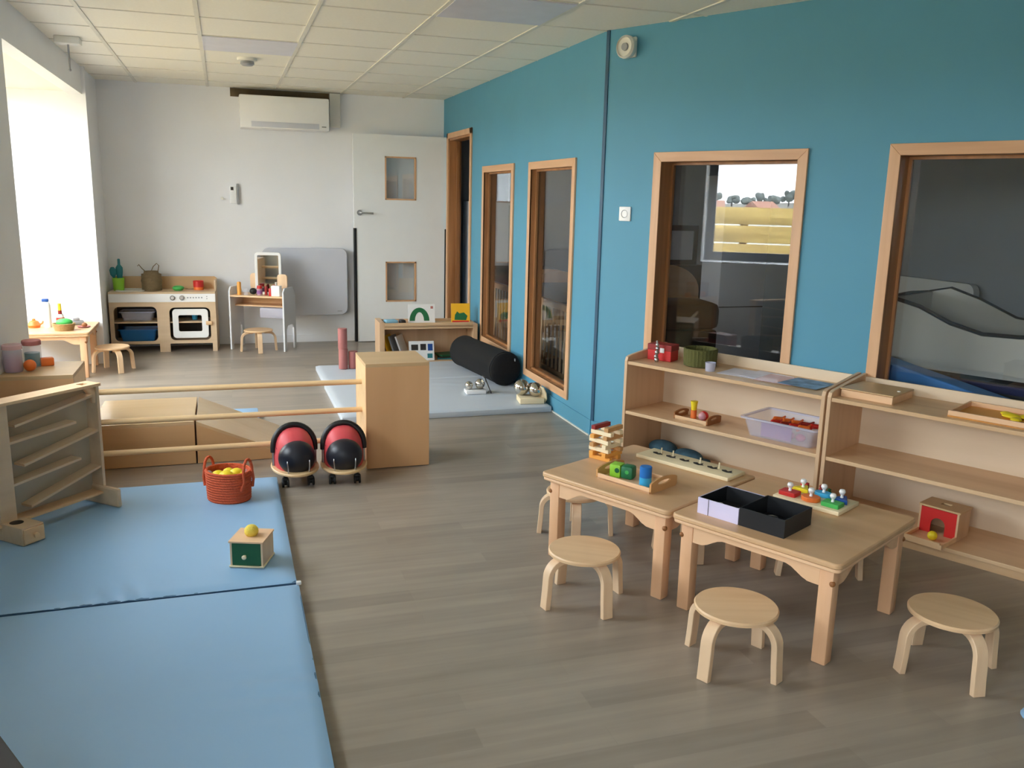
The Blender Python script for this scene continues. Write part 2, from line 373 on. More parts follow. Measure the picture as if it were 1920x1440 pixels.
# interior windows: casing, deep lining, pane
def window(n, L0, L1, z0, z1, loc, rz, depth=TW, cs=.052, zc=None, glass_y=None, label=''):
    o0, o1, a0, a1 = L0+cs, L1-cs, z0+cs, z1-cs
    mb = MB()
    def bar(q): mb.prism(q, .014, Matrix.Translation((0, 0, 0)) @ XZ)
    bar([(L0, z0), (o0, a0), (o0, a1), (L0, z1)]); bar([(L1, z0), (L1, z1), (o1, a1), (o1, a0)])
    win = mb.build('window_%d' % n, MAT['casing'], None, loc, rz, smooth=False, bev=.002)
    win['kind'] = 'structure'; win['label'] = label
    mb = MB()
    mb.prism([(L0, z1), (o0, a1), (o1, a1), (L1, z1)], .014, XZ); mb.prism([(L0, z0), (L1, z0), (o1, a0), (o0, a0)], .014, XZ)
    mb.build('casing_rail', MAT['casing_h'], win, smooth=False, bev=.002)
    mb = MB(); t = .02
    mb.bx(o0-t, o0, -.01, depth, a0-t, a1+t); mb.bx(o1, o1+t, -.01, depth, a0-t, a1+t)
    mb.bx(o0-t, o1+t, -.01, depth, a1, a1+t); mb.bx(o0-t, o1+t, -.01, depth, a0-t, a0)
    gy = .075 if glass_y is None else glass_y
    for (p, q, r, s) in ((o0, o0+.014, a0, a1), (o1-.014, o1, a0, a1), (o0, o1, a0, a0+.014), (o0, o1, a1-.014, a1)):
        mb.bx(p, q, gy-.02, gy-.004, r, s)
    mb.build('lining', MAT['jamb'], win, smooth=False)
    MB().bx(o0, o1, gy-.003, gy+.003, a0, a1).build('pane', MAT['glass'], win, smooth=False)
    return win
window(1, BY-7.335, BY-6.475, .205, 1.705, (RX, BY, 0), FR, glass_y=.05, label='narrow beech framed window nearest the doorway in the blue wall')
window(2, BY-6.125, BY-5.225, .14, 1.70, (RX, BY, 0), FR, glass_y=.05, label='tall beech framed window just before the wall turns')
window(3, .373, 1.282, .14, 1.707, BEND, RW, depth=.13, glass_y=.11, label='beech framed window above the shelf with the red box')
window(4, 1.672, 3.0, .14, 1.718, BEND, RW, depth=.13, glass_y=.11, label='wide beech framed window showing grey and blue foam shapes')
# doorway lining in the far corner
mb = MB()
for (a, b, c, d) in ((BY-8.61, BY-8.56, 0, 2.05), (BY-7.75, BY-7.70, 0, 2.05), (BY-8.61, BY-7.70, 2.0, 2.05)):
    mb.bx(a, b, -.014, 0, c, d)
dw = mb.build('door_1', MAT['casing'], None, (RX, BY, 0), FR, smooth=False, bev=.002); dw['kind'] = 'structure'; dw['label'] = 'beech framed doorway in the far right corner'
mb = MB(); mb.bx(BY-8.58, BY-8.54, 0, TW+.02, 0, 2.0); mb.bx(BY-7.77, BY-7.73, 0, TW+.02, 0, 2.0); mb.bx(BY-8.58, BY-7.73, 0, TW+.02, 1.98, 2.02)
mb.bx(BY-8.54, BY-8.52, .07, .1, 0, 2.0)
mb.build('lining', MAT['jamb'], dw, smooth=False)

# exterior windows
def ext_window(n, y0, y1, z0, z1, x, label, mull=1, mat='white', fr=.06):
    mb = MB(); w_ = fr
    mb.bx(x-.03, x+.03, y0, y0+w_, z0, z1); mb.bx(x-.03, x+.03, y1-w_, y1, z0, z1); mb.bx(x-.03, x+.03, y0, y1, z0, z0+w_); mb.bx(x-.03, x+.03, y0, y1, z1-w_, z1)
    for i in range(1, mull+1):
        ym = y0+(y1-y0)*i/(mull+1); mb.bx(x-.03, x+.03, ym-w_/2, ym+w_/2, z0, z1)
    o = mb.build('window_%d' % n, MAT[mat], smooth=False, bev=.003); o['kind'] = 'structure'; o['label'] = label
    MB().bx(x-.004, x+.004, y0+w_*.5, y1-w_*.5, z0+w_*.5, z1-w_*.5).build('pane', MAT['glass'], o, smooth=False)
ext_window(5, PIER+.12, 7.86, .12, 2.19, AX-.1, 'large daylight window in the alcove on the left', 1)
ext_window(6, W6[0], W6[1], W6[2], W6[3], LX-LT+.06, 'dark framed daylight window in the left wall, mirrored in the glass above the shelf', 0, 'darkframe', .08)
ext_window(7, -1.6, 1.0, .9, 2.12, LX-LT+.06, 'added unseen window in the left wall behind the camera, for extra daylight', 1, 'darkframe', .08)  # unseen window, added to bring more daylight into the foreground
portal('portal_alcove', (AX-.25, 6.54, 1.2), 2.1, 2.6, (0, R(-90), 0))
portal('portal_side', (LX-LT-.05, 3.88, 1.51), 1.22, 1.76, (0, R(-90), 0))
portal('portal_rear', (LX-LT-.05, -.3, 1.51), 1.22, 2.6, (0, R(-90), 0))

# ------------------------------------------------------------------ the dormitory behind the glass
EX = 4.8
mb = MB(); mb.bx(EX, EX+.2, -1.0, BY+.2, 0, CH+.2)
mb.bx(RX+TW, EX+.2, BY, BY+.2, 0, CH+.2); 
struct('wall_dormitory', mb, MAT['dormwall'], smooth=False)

# outside: ground, fence, hills
struct('ground', MB().bx(-220, 60, -120, 220, -.45, -.3), MAT['grass'], smooth=False)
t = thing('plank_fence', 'yellowish wooden plank fence outside the left windows, mirrored in the glass', 'fence', (-3.3, 3.2, -.3))
for k in range(8):
    MB().box((0, 0, .12+k*.213), (.03, 14, .196), .004).build('plank', MAT['fence'], t)
for y in (-6, -3.6, -1.2, 1.2, 3.6, 6): MB().bx(-.1, -.015, y-.045, y+.045, 0, 1.70).build('fence_post', MAT['fence'], t)
b = bmesh.new(); prev = None
for i in range(40):
    y = -110+i*6; x = -115
    z = .5+.5*math.sin(i*.5)
    row = [b.verts.new((x, y, -3)), b.verts.new((x-8, y, z+1.5)), b.verts.new((x-40, y, -3))]
    if prev:
        for k in range(2): b.faces.new((prev[k], prev[k+1], row[k+1], row[k]))
        b.faces.new((prev[2], prev[0], row[0], row[2]))
    else: b.faces.new(row)
    prev = row
b.faces.new(prev[::-1]); bmesh.ops.recalc_face_normals(b, faces=b.faces)
one('hillside', MB().add(b), MAT['hill'], 'hazy low hillside on the horizon beyond the plank fence', 'hill', smooth=True)
random.seed(3)
tr = None
for i in range(16):
    y = -3+i*1.9+random.uniform(-.3, .3); r = random.uniform(.45, .75)
    lab = 'bushy grey green tree on the horizon beyond the plank fence'
    if tr is None:
        mb = MB()
        for k in range(9): mb.ball((random.uniform(-1, 1), random.uniform(-1, 1), 1.4+random.uniform(-.6, 1.2)), random.uniform(.5, .9), n=8)
        tr = thing('far_tree', lab, 'tree', (-116, y, 1.0), 0, 'trees on the horizon'); mb.build('crown', MAT['tree'], tr); MB().cyl((0, 0, 0), (0, 0, 1.2), .15).build('trunk', MAT['dark'], tr)
        tr.scale = (r, r, r)
    else:
        q = dup(tr, (-116+random.uniform(-2, 2), y, 1.0+random.uniform(-.2, .6)), i*1.3, lab, 'trees on the horizon'); q.scale = (r, r, r*random.uniform(.7, 1.1))
hs = None
for i in range(6):
    y = -4+i*6; lab = 'small pale house with a low roof on the horizon beyond the fence'
    if hs is None:
        hs = thing('far_house', lab, 'house', (-108, y, -1.2), 0, 'houses on the horizon'); MB().bx(-1.3, 1.3, -1.6, 1.6, 0, 2.6).build('walls', MAT['house'], hs, smooth=False)
        MB().prism([(-1.8, 2.6), (1.8, 2.6), (0, 3.4)], 3, Matrix.Translation((-1.5, 0, 0)) @ YZ()).build('roof', MAT['roof'], hs, smooth=False)
    else: dup(hs, (-108+random.uniform(-2, 2), y, -1.4), i*.5, lab, 'houses on the horizon')
random.seed(11)

# added box and rod imitate the door leaf mirrored in the narrow window
t = thing('mirrored_door_box', 'plain pale box standing in for the door leaf mirrored in the narrow window', 'reflection stand-in', (2.68, 8.52, 0))
MB().bx(-.36, .36, -.18, .24, 0, 1.41, .004).build('body', MAT['radiator'], t); MB().bx(-.005, .005, -.183, -.18, .05, 1.38).build('door_gap', MAT['greyp'], t)
one('mirrored_pane_rod', MB().cyl((0, 0, 0), (0, 0, CH-1.42), .022), MAT['radiator'], 'white rod standing in for the bright bit of the mirrored door pane', 'pipe', (2.77, 8.60, 1.412))  # solid rod in place of a bright streak in the reflection
# wooden cots
def make_cot():
    t = thing('slatted_cot', '', 'cot', group='wooden cots in the sleeping room')
    L, W, H = 1.15, .58, .66                       # local x across, y along
    for s in (-1, 1):
        o = MB(); o.bx(s*W/2-.012, s*W/2+.012, -L/2, L/2, H-.05, H, .006); o.bx(s*W/2-.012, s*W/2+.012, -L/2, L/2, .09, .13, .006); o.build('side_rail', MAT['casing'], t)
        for i in range(13):
            y = -L/2+.06+i*(L-.12)/12
            MB().bx(s*W/2-.007, s*W/2+.007, y-.011, y+.011, .13, H-.05, .003).build('slat', MAT['birch_z'], t)
        pts = [(-W/2, .0), (-W/2+.05, 0), (-W/2+.05, .08), (W/2-.05, .08), (W/2-.05, 0), (W/2, 0), (W/2, H+.02)]
        pts += [(W/2*math.cos(a), H+.02+.16*math.sin(a)) for a in [PI*i/12 for i in range(1, 12)]]+[(-W/2, H+.02)]
        MB().prism(pts, .02, Matrix.Translation((0, s*L/2+.01, 0)) @ XZ).build('end_panel', MAT['casing'], t, smooth=False)
    MB().bx(-W/2+.015, W/2-.015, -L/2+.02, L/2-.02, .22, .32, .02).build('mattress', MAT['bedding'], t)
    return t
cot = make_cot(); cot.location = (2.72, 6.45, 0); cot['label'] = 'slatted beech cot behind the tall window before the wall turns'
cot2 = dup(cot, (2.72, 7.85, 0), 0, 'slatted beech cot behind the narrow window nearest the doorway', 'wooden cots in the sleeping room')
one('cot_cover', MB().bx(-.31, .31, -.36, .30, .0, .11, .045), MAT['darkbed'], 'dark brown quilted cover lying over the cot behind the tall window', 'cover', (2.72, 6.5, .6605))
one('cot_cover', MB().bx(-.31, .31, -.30, .38, .0, .14, .05), MAT['darkbed'], 'dark brown cover lying over the cot behind the narrow window', 'cover', (2.72, 7.85, .6605))
for (x, y, m, l) in ((2.72, 6.45, 'bedding', 'crumpled white bedding inside the cot behind the tall window'), (2.72, 7.85, 'bedding', 'white bedding inside the cot behind the narrow window')):
    mb = MB()
    for i in range(7): mb.ball((random.uniform(-.16, .16), random.uniform(-.35, .35), .05), .1, (1.1, 1.3, .55), 12)
    one('bedding_bundle', mb, MAT[m], l, 'bedding', (x, y, .325))
# curved bed head seen in window 3
t = thing('wooden_bed', 'brown wooden bed with a rounded head panel behind the middle window', 'bed', (2.86, 5.22, 0), R(-8))
pts = [(-.24, .08), (.24, .08), (.24, .80)]+[(.24*math.cos(a), .84+.18*math.sin(a)) for a in [PI*i/14 for i in range(0, 15)]]
MB().prism(pts, .03, Matrix.Translation((0, .20, 0)) @ XZ).build('head_panel', MAT['table_apron'], t, smooth=False, bev=.004)
MB().bx(-.24, .24, -.20, .165, .10, .62, .02).build('body', MAT['dark'], t)
MB().bx(-.25, .25, -.22, .166, .62, .80, .05).build('cover', MAT['darkbed'], t)
for x in (-.2, .2):
    for y in (-.17, .14): MB().bx(x-.025, x+.025, y-.025, y+.025, 0, .1).build('leg', MAT['jamb'], t)
t = thing('dark_cabinet', 'low dark cabinet carrying the framed screen in the sleeping room', 'cabinet', (3.99, 7.35, 0))
MB().bx(-.22, .22, -.2, .2, 0, .88, .004).build('body', MAT['dark'], t); MB().bx(-.003, .003, -.203, -.2, .05, .84).build('door_gap', MAT['greyp'], t)
t = thing('framed_screen', 'dark framed grey screen standing on the dark cabinet', 'screen', (3.99, 7.25, .8805))
MB().ring(rrect(-.17, .17, 0, .36, .01, 2), rrect(-.13, .13, .045, .31, .005, 2), .035, XZ).build('frame', MAT['black'], t, smooth=False)
MB().bx(-.135, .135, -.02, -.01, .04, .315).build('screen', MAT['radiator'], t)
t = thing('tall_locker', 'tall plain grey locker in the sleeping room behind the middle window', 'locker', (3.98, 6.30, 0))
MB().bx(-.21, .21, -.15, .15, 0, 1.66, .004).build('body', MAT['radiator'], t)
for z in (.62, .98): MB().bx(-.205, .205, -.153, -.15, z-.004, z+.004).build('door_gap', MAT['dark'], t)
# foam shapes behind window 4
def wl(s, d, z): return WL(s, d, z)
t = thing('foam_trough', 'grey vinyl foam trough with a wavy black piped rim behind the wide window', 'foam shape', WL(1.55, -.5, 0), RW)
fr = [(0, .985), (.15, .95), (.31, .88), (.46, .845), (.62, .85), (.8, .87), (1.1, .88), (1.4, .9)]
bk = [(0, .98), (.12, 1.01), (.28, .96), (.46, .88), (.62, .865), (.8, .88), (1.1, .89), (1.4, .91)]
MB().prism([(-.0, .68)]+[(1.4, .63)]+fr[::-1], .04, Matrix.Translation((0, .04, 0)) @ XZ).build('front_side', MAT['greyfoam'], t, smooth=False)
MB().prism([(-.0, .68)]+[(1.4, .63)]+bk[::-1], .04, Matrix.Translation((0, .55, 0)) @ XZ).build('back_side', MAT['greyfoam'], t, smooth=False)
MB().prism([(0, .63), (.03, .63), (.03, .985), (0, .985)], .55, Matrix.Translation((0, .55, 0)) @ XZ).build('end_side', MAT['greyfoam'], t, smooth=False)
MB().bx(0, 1.4, .04, .51, .63, .68).build('bottom', MAT['greyfoam'], t, smooth=False)
MB().tube([(x, 0, z) for x, z in fr], .011, 6).tube([(x, .53, z) for x, z in bk], .011, 6).tube([(0, 0, .985), (0, .27, .99), (0, .53, .98)], .011, 6).build('piping', MAT['black'], t)
t = thing('foam_platform', 'dark foam platform with a blue front under the grey trough', 'foam shape', WL(1.5, -.42, 0), RW)
MB().bx(0, 1.5, .08, .7, 0, .625, .02).build('platform', MAT['blackcard'], t)
MB().bx(0, 1.5, .075, .085, .57, .61).build('edge_band', MAT['navy'], t)
one('foam_wedge', MB().prism([(0, .0), (.75, 0), (.75, .56), (0, .72)], .14, Matrix.Translation((0, .15, 0)) @ XZ), MAT['bluefoam'],
    'bright blue foam wedge sloping down in front of the grey trough', 'foam shape', WL(1.52, -.24, 0), RW, smooth=False, bev=.01)
t = thing('panel_radiator', 'rounded pale radiator behind the grey foam trough', 'radiator', (EX-.08, 4.95, .3))
MB().prism(rrect(-.4, .4, 0, .65, .06), .05, Matrix.Translation((-.0, 0, 0)) @ YZ()).build('panel', MAT['greyfoam'], t); MB().bx(.05, .07, -.2, .2, .1, .5).build('bracket', MAT['dark'], t)

# ================================================================== ceiling and wall fittings
one('ceiling_panel_light', MB().bx(-.29, .29, -.28, .28, -.008, 0), MAT['panel'], 'flush square ceiling light panel in front of the round smoke detector', 'ceiling light', (.205, 6.305, CH), smooth=False)
one('ceiling_panel_light', MB().bx(-.29, .29, -.28, .28, -.008, 0), MAT['panel'], 'flush square ceiling light panel close to the corner of the blue wall', 'ceiling light', (1.41, 4.545, CH), smooth=False)
t = thing('smoke_detector', 'round white smoke detector on the ceiling', 'smoke detector', (.205, 6.88, CH))
MB().lathe([(0, 0), (.07, 0), (.07, -.018), (.055, -.022)][::1]+[(.0, -.022)]).build('base', MAT['offwhite'], t); MB().lathe([(0, -.021), (.046, -.021), (.05, -.04), (.036, -.052), (0, -.053)]).build('cap', MAT['greyp'], t)
t = thing('ceiling_sensor_box', 'small white box with a hanging rod on the ceiling by the left beam', 'sensor box', (-.905, 6.5, CH))
MB().bx(-.075, .075, -.055, .055, -.045, 0, .006).build('body', MAT['offwhite'], t); MB().cyl((0, 0, -.045), (0, 0, -.2), .006).ball((0, 0, -.2), .009).build('rod', MAT['greyp'], t)
t = thing('alarm_siren', 'white alarm siren high on the blue wall beside the corner', 'siren', WL(.165, .0, 2.275), RW)
MB().bx(-.05, .05, -.018, 0, -.055, .055, .012).build('base', MAT['offwhite'], t)
ax = Matrix.Rotation(PI/2, 4, 'X')
MB().lathe([(0, .018), (.058, .018), (.062, .03), (.062, .05), (.052, .062), (.05, .05), (0, .045)], m=ax).build('horn', MAT['offwhite'], t); MB().lathe([(0, .045), (.022, .047), (.02, .058), (0, .06)], m=ax).build('centre', MAT['greyp'], t)
t = thing('wall_socket', 'square white power socket on the blue wall', 'socket', WL(.187, 0, 1.367), RW)
MB().bx(-.041, .041, -.01, 0, -.041, .041, .004).build('plate', MAT['white'], t); MB().lathe([(.021, .0101), (.023, .0125), (.021, .0125), (.0195, .0101)], m=ax).build('socket_ring', MAT['greyp'], t)
t = thing('air_conditioner', 'white wall mounted air conditioner under the ceiling', 'air conditioner', (.572, BY, 2.02))
MB().bx(-.4, .4, -.21, 0, .0, .29, .012).build('body', MAT['white'], t)
MB().bx(-.30, .305, -.216, -.2, .012, .06, .003).build('louvre', MAT['radiator'], t, loc=(0, 0, 0)); MB().bx(.33, .37, -.2125, -.2, .03, .04, .001).build('indicator', MAT['greyp'], t)
one('cable_trunking', MB().bx(-.05, .05, -.05, 0, 0, .31, .004), MAT['offwhite'], 'vertical white cable trunking right of the air conditioner', 'trunking', (1.045, BY, 2.07))
one('dark_wall_band', MB().bx(-.5, .42, -.008, 0, 0, .075), MAT['mottlebrown'], 'dark brown band on the wall above the air conditioner', 'board', (.60, BY, 2.305), smooth=False)  # thin dark brown band laid over the wall below the ceiling
t = thing('remote_control', 'white remote control in a grey holder on the back wall', 'remote control', (.09, BY, 1.34))
MB().bx(-.03, .03, -.02, 0, 0, .16, .004).build('body', MAT['white'], t); MB().bx(-.022, .004, -.021, -.018, .12, .15).build('screen', MAT['dark'], t); MB().bx(.032, .05, -.03, 0, -.01, .18, .003).build('holder', MAT['greyp'], t)
one('wall_hook', MB().lathe([(0, 0), (.014, 0), (.014, .012), (.007, .014), (.007, .03), (.012, .034), (0, .036)], m=ax), MAT['offwhite'], 'small round white knob on the back wall left of the remote control', 'knob', (-.012, BY, 1.383))
# open door leaf flat against the back wall
t = thing('door_leaf', 'white open door leaf with two glazed openings against the back wall', 'door', (1.20, 8.66, .008))
W_, H_ = .925, 2.012; holes = [(.305, .615, .395, .795), (.305, .615, 1.395, 1.81)]
mb = MB(); th = .04
mb.bx(0, .305, 0, th, 0, H_); mb.bx(.615, W_, 0, th, 0, H_)
for (a, b) in ((0, .395), (.795, 1.395), (1.81, H_)): mb.bx(.305, .615, 0, th, a, b)
mb.build('panel', MAT['doorw'], t, smooth=False)
for h in holes:
    mb = MB(); x0, x1, z0, z1 = h; e = .014
    for q in ((x0, x0+e, z0, z1), (x1-e, x1, z0, z1), (x0, x1, z0, z0+e), (x0, x1, z1-e, z1)): mb.bx(q[0], q[1], -.004, th+.002, q[2], q[3])
    f = mb.build('vision_panel_frame', MAT['casing'], t, smooth=False); MB().bx(x0+e, x1-e, .018, .022, z0+e, z1-e).build('pane', MAT['glass'], f, smooth=False)
for x in (-.004, W_-.02): MB().bx(x, x+.026, -.008, th+.004, 0, 1.12, .003).build('finger_guard', MAT['black'], t)
f = MB().lathe([(0, 0), (.026, 0), (.026, .01), (0, .01)], m=ax).build('handle', MAT['steel'], t, loc=(.055, 0, 1.268))
MB().tube([(0, -.01, 0), (0, -.045, 0), (.01, -.055, 0), (.06, -.056, 0), (.125, -.05, -.004)], .0095, 10).build('lever', MAT['steel'], f)
# radiator
t = thing('wall_radiator', 'large flat pale radiator with rounded corners on the back wall', 'radiator', (.73, BY, .275))
MB().prism(rrect(-.405, .405, 0, .655, .07), .035, Matrix.Translation((0, -.045, 0)) @ XZ).build('panel', MAT['radiator'], t, bev=.006)
MB().bx(-.3, .3, -.045, 0, .1, .55).build('bracket', MAT['greyp'], t); MB().bx(.30, .345, -.082, -.079, .035, .041).build('badge', MAT['greyp'], t)

# ================================================================== stools
def make_stool():
    t = thing('bentwood_stool', '', 'stool', group=None)
    MB().lathe([(0, .183), (.122, .183), (.130, .187), (.131, .196), (.127, .201), (0, .201)], n=48).build('seat', MAT['birch'], t)
    for k in range(4):
        a = PI/4+k*PI/2; u = Vector((math.cos(a), math.sin(a), 0)); sd = Vector((-u.y, u.x, 0))
        pts = [u*.05+Vector((0, 0, .174)), u*.09+Vector((0, 0, .174))]
        for i in range(1, 9):
            b_ = PI/2*i/8; pts.append(u*(.09+.06*math.sin(b_))+Vector((0, 0, .114+.06*math.cos(b_))))
        pts += [u*.153+Vector((0, 0, .06)), u*.158]
        mb = MB(); mb.tube(pts, 0, rect=(.040, .020, sd)); mb.build('leg', MAT['birch_z'], t, bev=.002)
    return t
G6 = 'round bentwood stools around the play tables'
s0 = make_stool(); s0.location = (1.19, 2.723, 0); s0.rotation_euler.z = R(-35); s0['group'] = G6
s0['label'] = 'round bentwood stool at the left table, nearest its front corner, seat fully visible'
def stool(x, y, a, lab): return dup(s0, (x, y, 0), R(a), lab, G6)
stool(1.482, 2.184, -19, 'round bentwood stool in front of the gap between the two tables')
stool(2.125, 1.966, -55, 'round bentwood stool alone at the far right of the foreground')
stool(1.41, 3.34, 24, 'round bentwood stool tucked behind the left leg of the left table')
stool(1.825, 3.05, 26, 'round bentwood stool pushed under the middle of the left table from the shelf side')
stool(2.176, 2.671, 22, 'round bentwood stool under the right table on the shelf side')
stool(.257, 8.33, -42, 'round bentwood stool in front of the small vanity')
stool(-.905, 7.59, -19, 'round bentwood stool beside the small table in the window alcove')

# ================================================================== tables
TH = .36; TS = .62
def make_table():
    t = thing('play_table', '', 'table'); h = TS/2; lg = .048; ins = .028
    MB().prism(rrect(-h, h, -h, h, .022, 5), .02, Matrix.Translation((0, 0, TH-.02))).build('tabletop', MAT['table'], t, bev=.005)
    mb = MB(); mb.ring(rrect(-h+.004, h-.004, -h+.004, h-.004, .02, 5), rrect(-h+.05, h-.05, -h+.05, h-.05, .01, 5), .012, Matrix.Translation((0, 0, TH-.032)))
    mb.build('edge_moulding', MAT['table_apron'], t, bev=.003)
    q = h-ins-lg
    for k in range(4):
        pts = [(-q, TH-.032)]
        prof = [(0, .052), (.10, .056), (.16, .068), (.2, .083), (.25, .09)]
        n = 24; low = []
        for i in range(n+1):
            x = -q+2*q*i/n; e = q-abs(x)   # distance from the leg
            z = .098 if e < .035 else (.098-(.098-.062)*min(1, (e-.035)/.075)**1.0 if e < .11 else .062)
            sm = max(0, min(1, (e-.03)/.09)); z = .098-(.098-.060)*(3*sm*sm-2*sm**3)
            low.append((x, TH-z))
        poly = low+[(q, TH-.032), (-q, TH-.032)]
        mb = MB(); mb.prism(poly, .018, Matrix.Rotation(k*PI/2, 4, 'Z') @ Matrix.Translation((0, -h+ins+.022, 0)) @ XZ); mb.build('apron', MAT['table_apron'], t, smooth=False)
    for sx in (-1, 1):
        for sy in (-1, 1):
            c = h-ins-lg/2
            MB().box((sx*c, sy*c, (TH-.03)/2), (lg, lg, TH-.03), .005).build('leg', MAT['table_leg'], t)
    for sx in (-1, 1):
        for sy in (-1, 1):
            MB().ball((sx*(h-ins-.004), sy*(h-ins-.004), TH-.08), .010, n=10).build('screw_cap', MAT['brownw'], t)
    return t
GT = 'square wooden play tables'
T2C = Vector((1.878, 2.46, 0)); T1C = T2C - WD*.632
tb = make_table(); tb.location = T2C; tb.rotation_euler.z = RW; tb['group'] = GT
tb['label'] = 'square wooden play table at the right, with the black box and knob puzzle on it'
dup(tb, T1C, RW, 'square wooden play table at the left of the pair, with the block tower on it', GT)
dup(tb, (-1.335, 7.60, 0), 0, 'square wooden play table standing in the bright window alcove', GT)

# ================================================================== open shelves
def make_shelf(L, D=.36, lab='', loc=None):
    t = thing('open_shelf', lab, 'shelf', loc, RW, 'low open shelves along the blue wall')
    for x in (0, L-.018):
        pts = [(-D, 0), (0, 0), (0, .665), (-.10, .655), (-D+.03, .628), (-D+.008, .62), (-D, .60)]
        MB().prism(pts, .018, Matrix.Translation((x, 0, 0)) @ YZ()).build('side_panel', MAT['shelf_z'], t, smooth=False, bev=.002)
    MB().bx(.018, L-.018, -.012, 0, .03, .65).build('back_panel', MAT['shelf_back'], t, smooth=False)
    for z in (.055, .325, .598): MB().bx(.018, L-.018, -D+.004, -.012, z-.018, z, .002).build('shelf_board', MAT['shelf'], t, smooth=False)
    MB().bx(.018, L-.018, -D+.02, -D+.035, 0, .037).build('plinth', MAT['shelf'], t, smooth=False)
    return t
SG = -.02
make_shelf(1.13, .365, 'low open wooden shelf with the red box and olive basket on top', WL(.525, .018, 0))
make_shelf(1.13, .365, 'low open wooden shelf at the right edge, wooden box and yellow tray on top', WL(1.665, .018, 0))
def on(s, d, z): return WL(s, d, z)
Z3 = .5985; Z2 = .3255; Z1 = .0555
# on top of the left shelf
t = thing('red_gift_box', 'red cardboard box on the left end of the shelf top', 'box', on(.635, .19, Z3), RW+R(8))
MB().bx(-.07, .07, -.045, .045, 0, .085, .003).build('box_base', MAT['red'], t, smooth=False); MB().bx(-.072, .072, -.047, .047, .055, .088, .003).build('lid', MAT['dred'], t, smooth=False)
MB().bx(.005, .03, -.0485, -.046, .045, .07).build('sticker', MAT['white'], t, smooth=False)
mb = MB(); mb.ball((0, 0, .012), .014, n=12); mb.ball((-.004, 0, .03), .012, n=12); mb.ball((0, 0, .052), .013, n=12); mb.ball((.002, 0, .073), .011, n=12); mb.ball((0, 0, .092), .010, n=12); mb.cyl((0, 0, .09), (-.004, 0, .115), .007, .004, 10)
one('metal_figurine', mb, MAT['steel'], 'small silver beaded figurine in front of the red box', 'figurine', on(.655, .275, Z3))
mb = MB(); P_ = []
n = 56
b = bmesh.new(); rings = []
for (r, z) in ((0, 0), (.076, 0), (.084, .004), (.088, .09), (.083, .094), (.080, .09), (.075, .008), (0, .008)):
    if r == 0: rings.append([b.verts.new((0, 0, z))])
    else: rings.append([b.verts.new(((r*(1+.018*(-1)**i))*math.cos(2*PI*i/n), (r*(1+.018*(-1)**i))*math.sin(2*PI*i/n), z)) for i in range(n)])
for A, B in zip(rings, rings[1:]):
    for i in range(n):
        j = (i+1) % n
        if len(A) == 1: b.faces.new((A[0], B[j], B[i]))
        elif len(B) == 1: b.faces.new((A[i], A[j], B[0]))
        else: b.faces.new((A[i], A[j], B[j], B[i]))
bmesh.ops.recalc_face_normals(b, faces=b.faces); mb.add(b)
one('felt_basket', mb, MAT['olive'], 'round olive green ribbed basket beside the red box', 'basket', on(.865, .18, Z3))
one('frosted_cup', MB().lathe([(0, 0), (.024, 0), (.027, .045), (.025, .045), (.022, .003), (0, .003)]), MAT['milky'], 'small frosted cup between the olive basket and the drawings', 'cup', on(.985, .27, Z3))
for i, (s_, d_, a, m, l) in enumerate(((1.13, .19, 4, 'paper', 'pale drawing sheet next to the frosted cup on the shelf top'), (1.24, .17, -6, 'paper', 'pale lilac drawing sheet in the middle of the shelf top'),
        (1.34, .20, 3, 'pinkclear', 'pinkish drawing sheet beside the blue print'), (1.47, .19, -2, 'paperb', 'blue grey printed sheet at the right end of the left shelf'))):
    one('drawing_sheet', MB().bx(-.10, .10, -.10, .10, i*.0012, i*.0012+.001), MAT[m], l, 'paper', on(s_, d_, Z3+.0008), RW+R(a), 'sheets of paper on the shelf top', smooth=False)
# on top of the right shelf
t = thing('wooden_box', 'flat closed wooden box on the left end of the right shelf', 'box', on(1.81, .20, Z3), RW)
MB().bx(-.115, .115, -.115, .115, 0, .032, .002).build('box_base', MAT['table_apron'], t, smooth=False); MB().bx(-.118, .118, -.118, .118, .0335, .040, .002).build('lid', MAT['post_top'], t, smooth=False); MB().cyl((.095, 0, .040), (.095, 0, .043), .007).build('peg', MAT['white'], t)
t = thing('sorting_tray', 'shallow wooden tray lined with yellow at the right edge of the shelf top', 'tray', on(2.33, .20, Z3), RW)
MB().bx(-.17, .17, -.135, .135, 0, .006).build('tray_base', MAT['amber'], t, smooth=False)
for q in ((-.17, .17, -.135, -.125), (-.17, .17, .125, .135), (-.17, -.16, -.125, .125), (.16, .17, -.125, .125)): MB().bx(q[0], q[1], q[2], q[3], 0, .026, .002).build('rim', MAT['table_apron'], t, smooth=False)
for i, (x, y, r) in enumerate(((.03, .0, .028), (.075, .03, .024), (.06, -.045, .022), (.0, .05, .02))):
    one('yellow_play_shape', MB().ball((0, 0, 0), r, (1.3, 1, .4), 14, i), MAT['yellow'], ['largest yellow shape in the middle of the tray', 'yellow shape at the back right of the tray', 'yellow shape at the front of the tray', 'smallest yellow shape at the back left of the tray'][i], 'toy',
        tuple(Vector(on(2.33, .20, Z3+.0065+r*.4))+WD*x+WN*y), RW, 'yellow shapes in the tray')
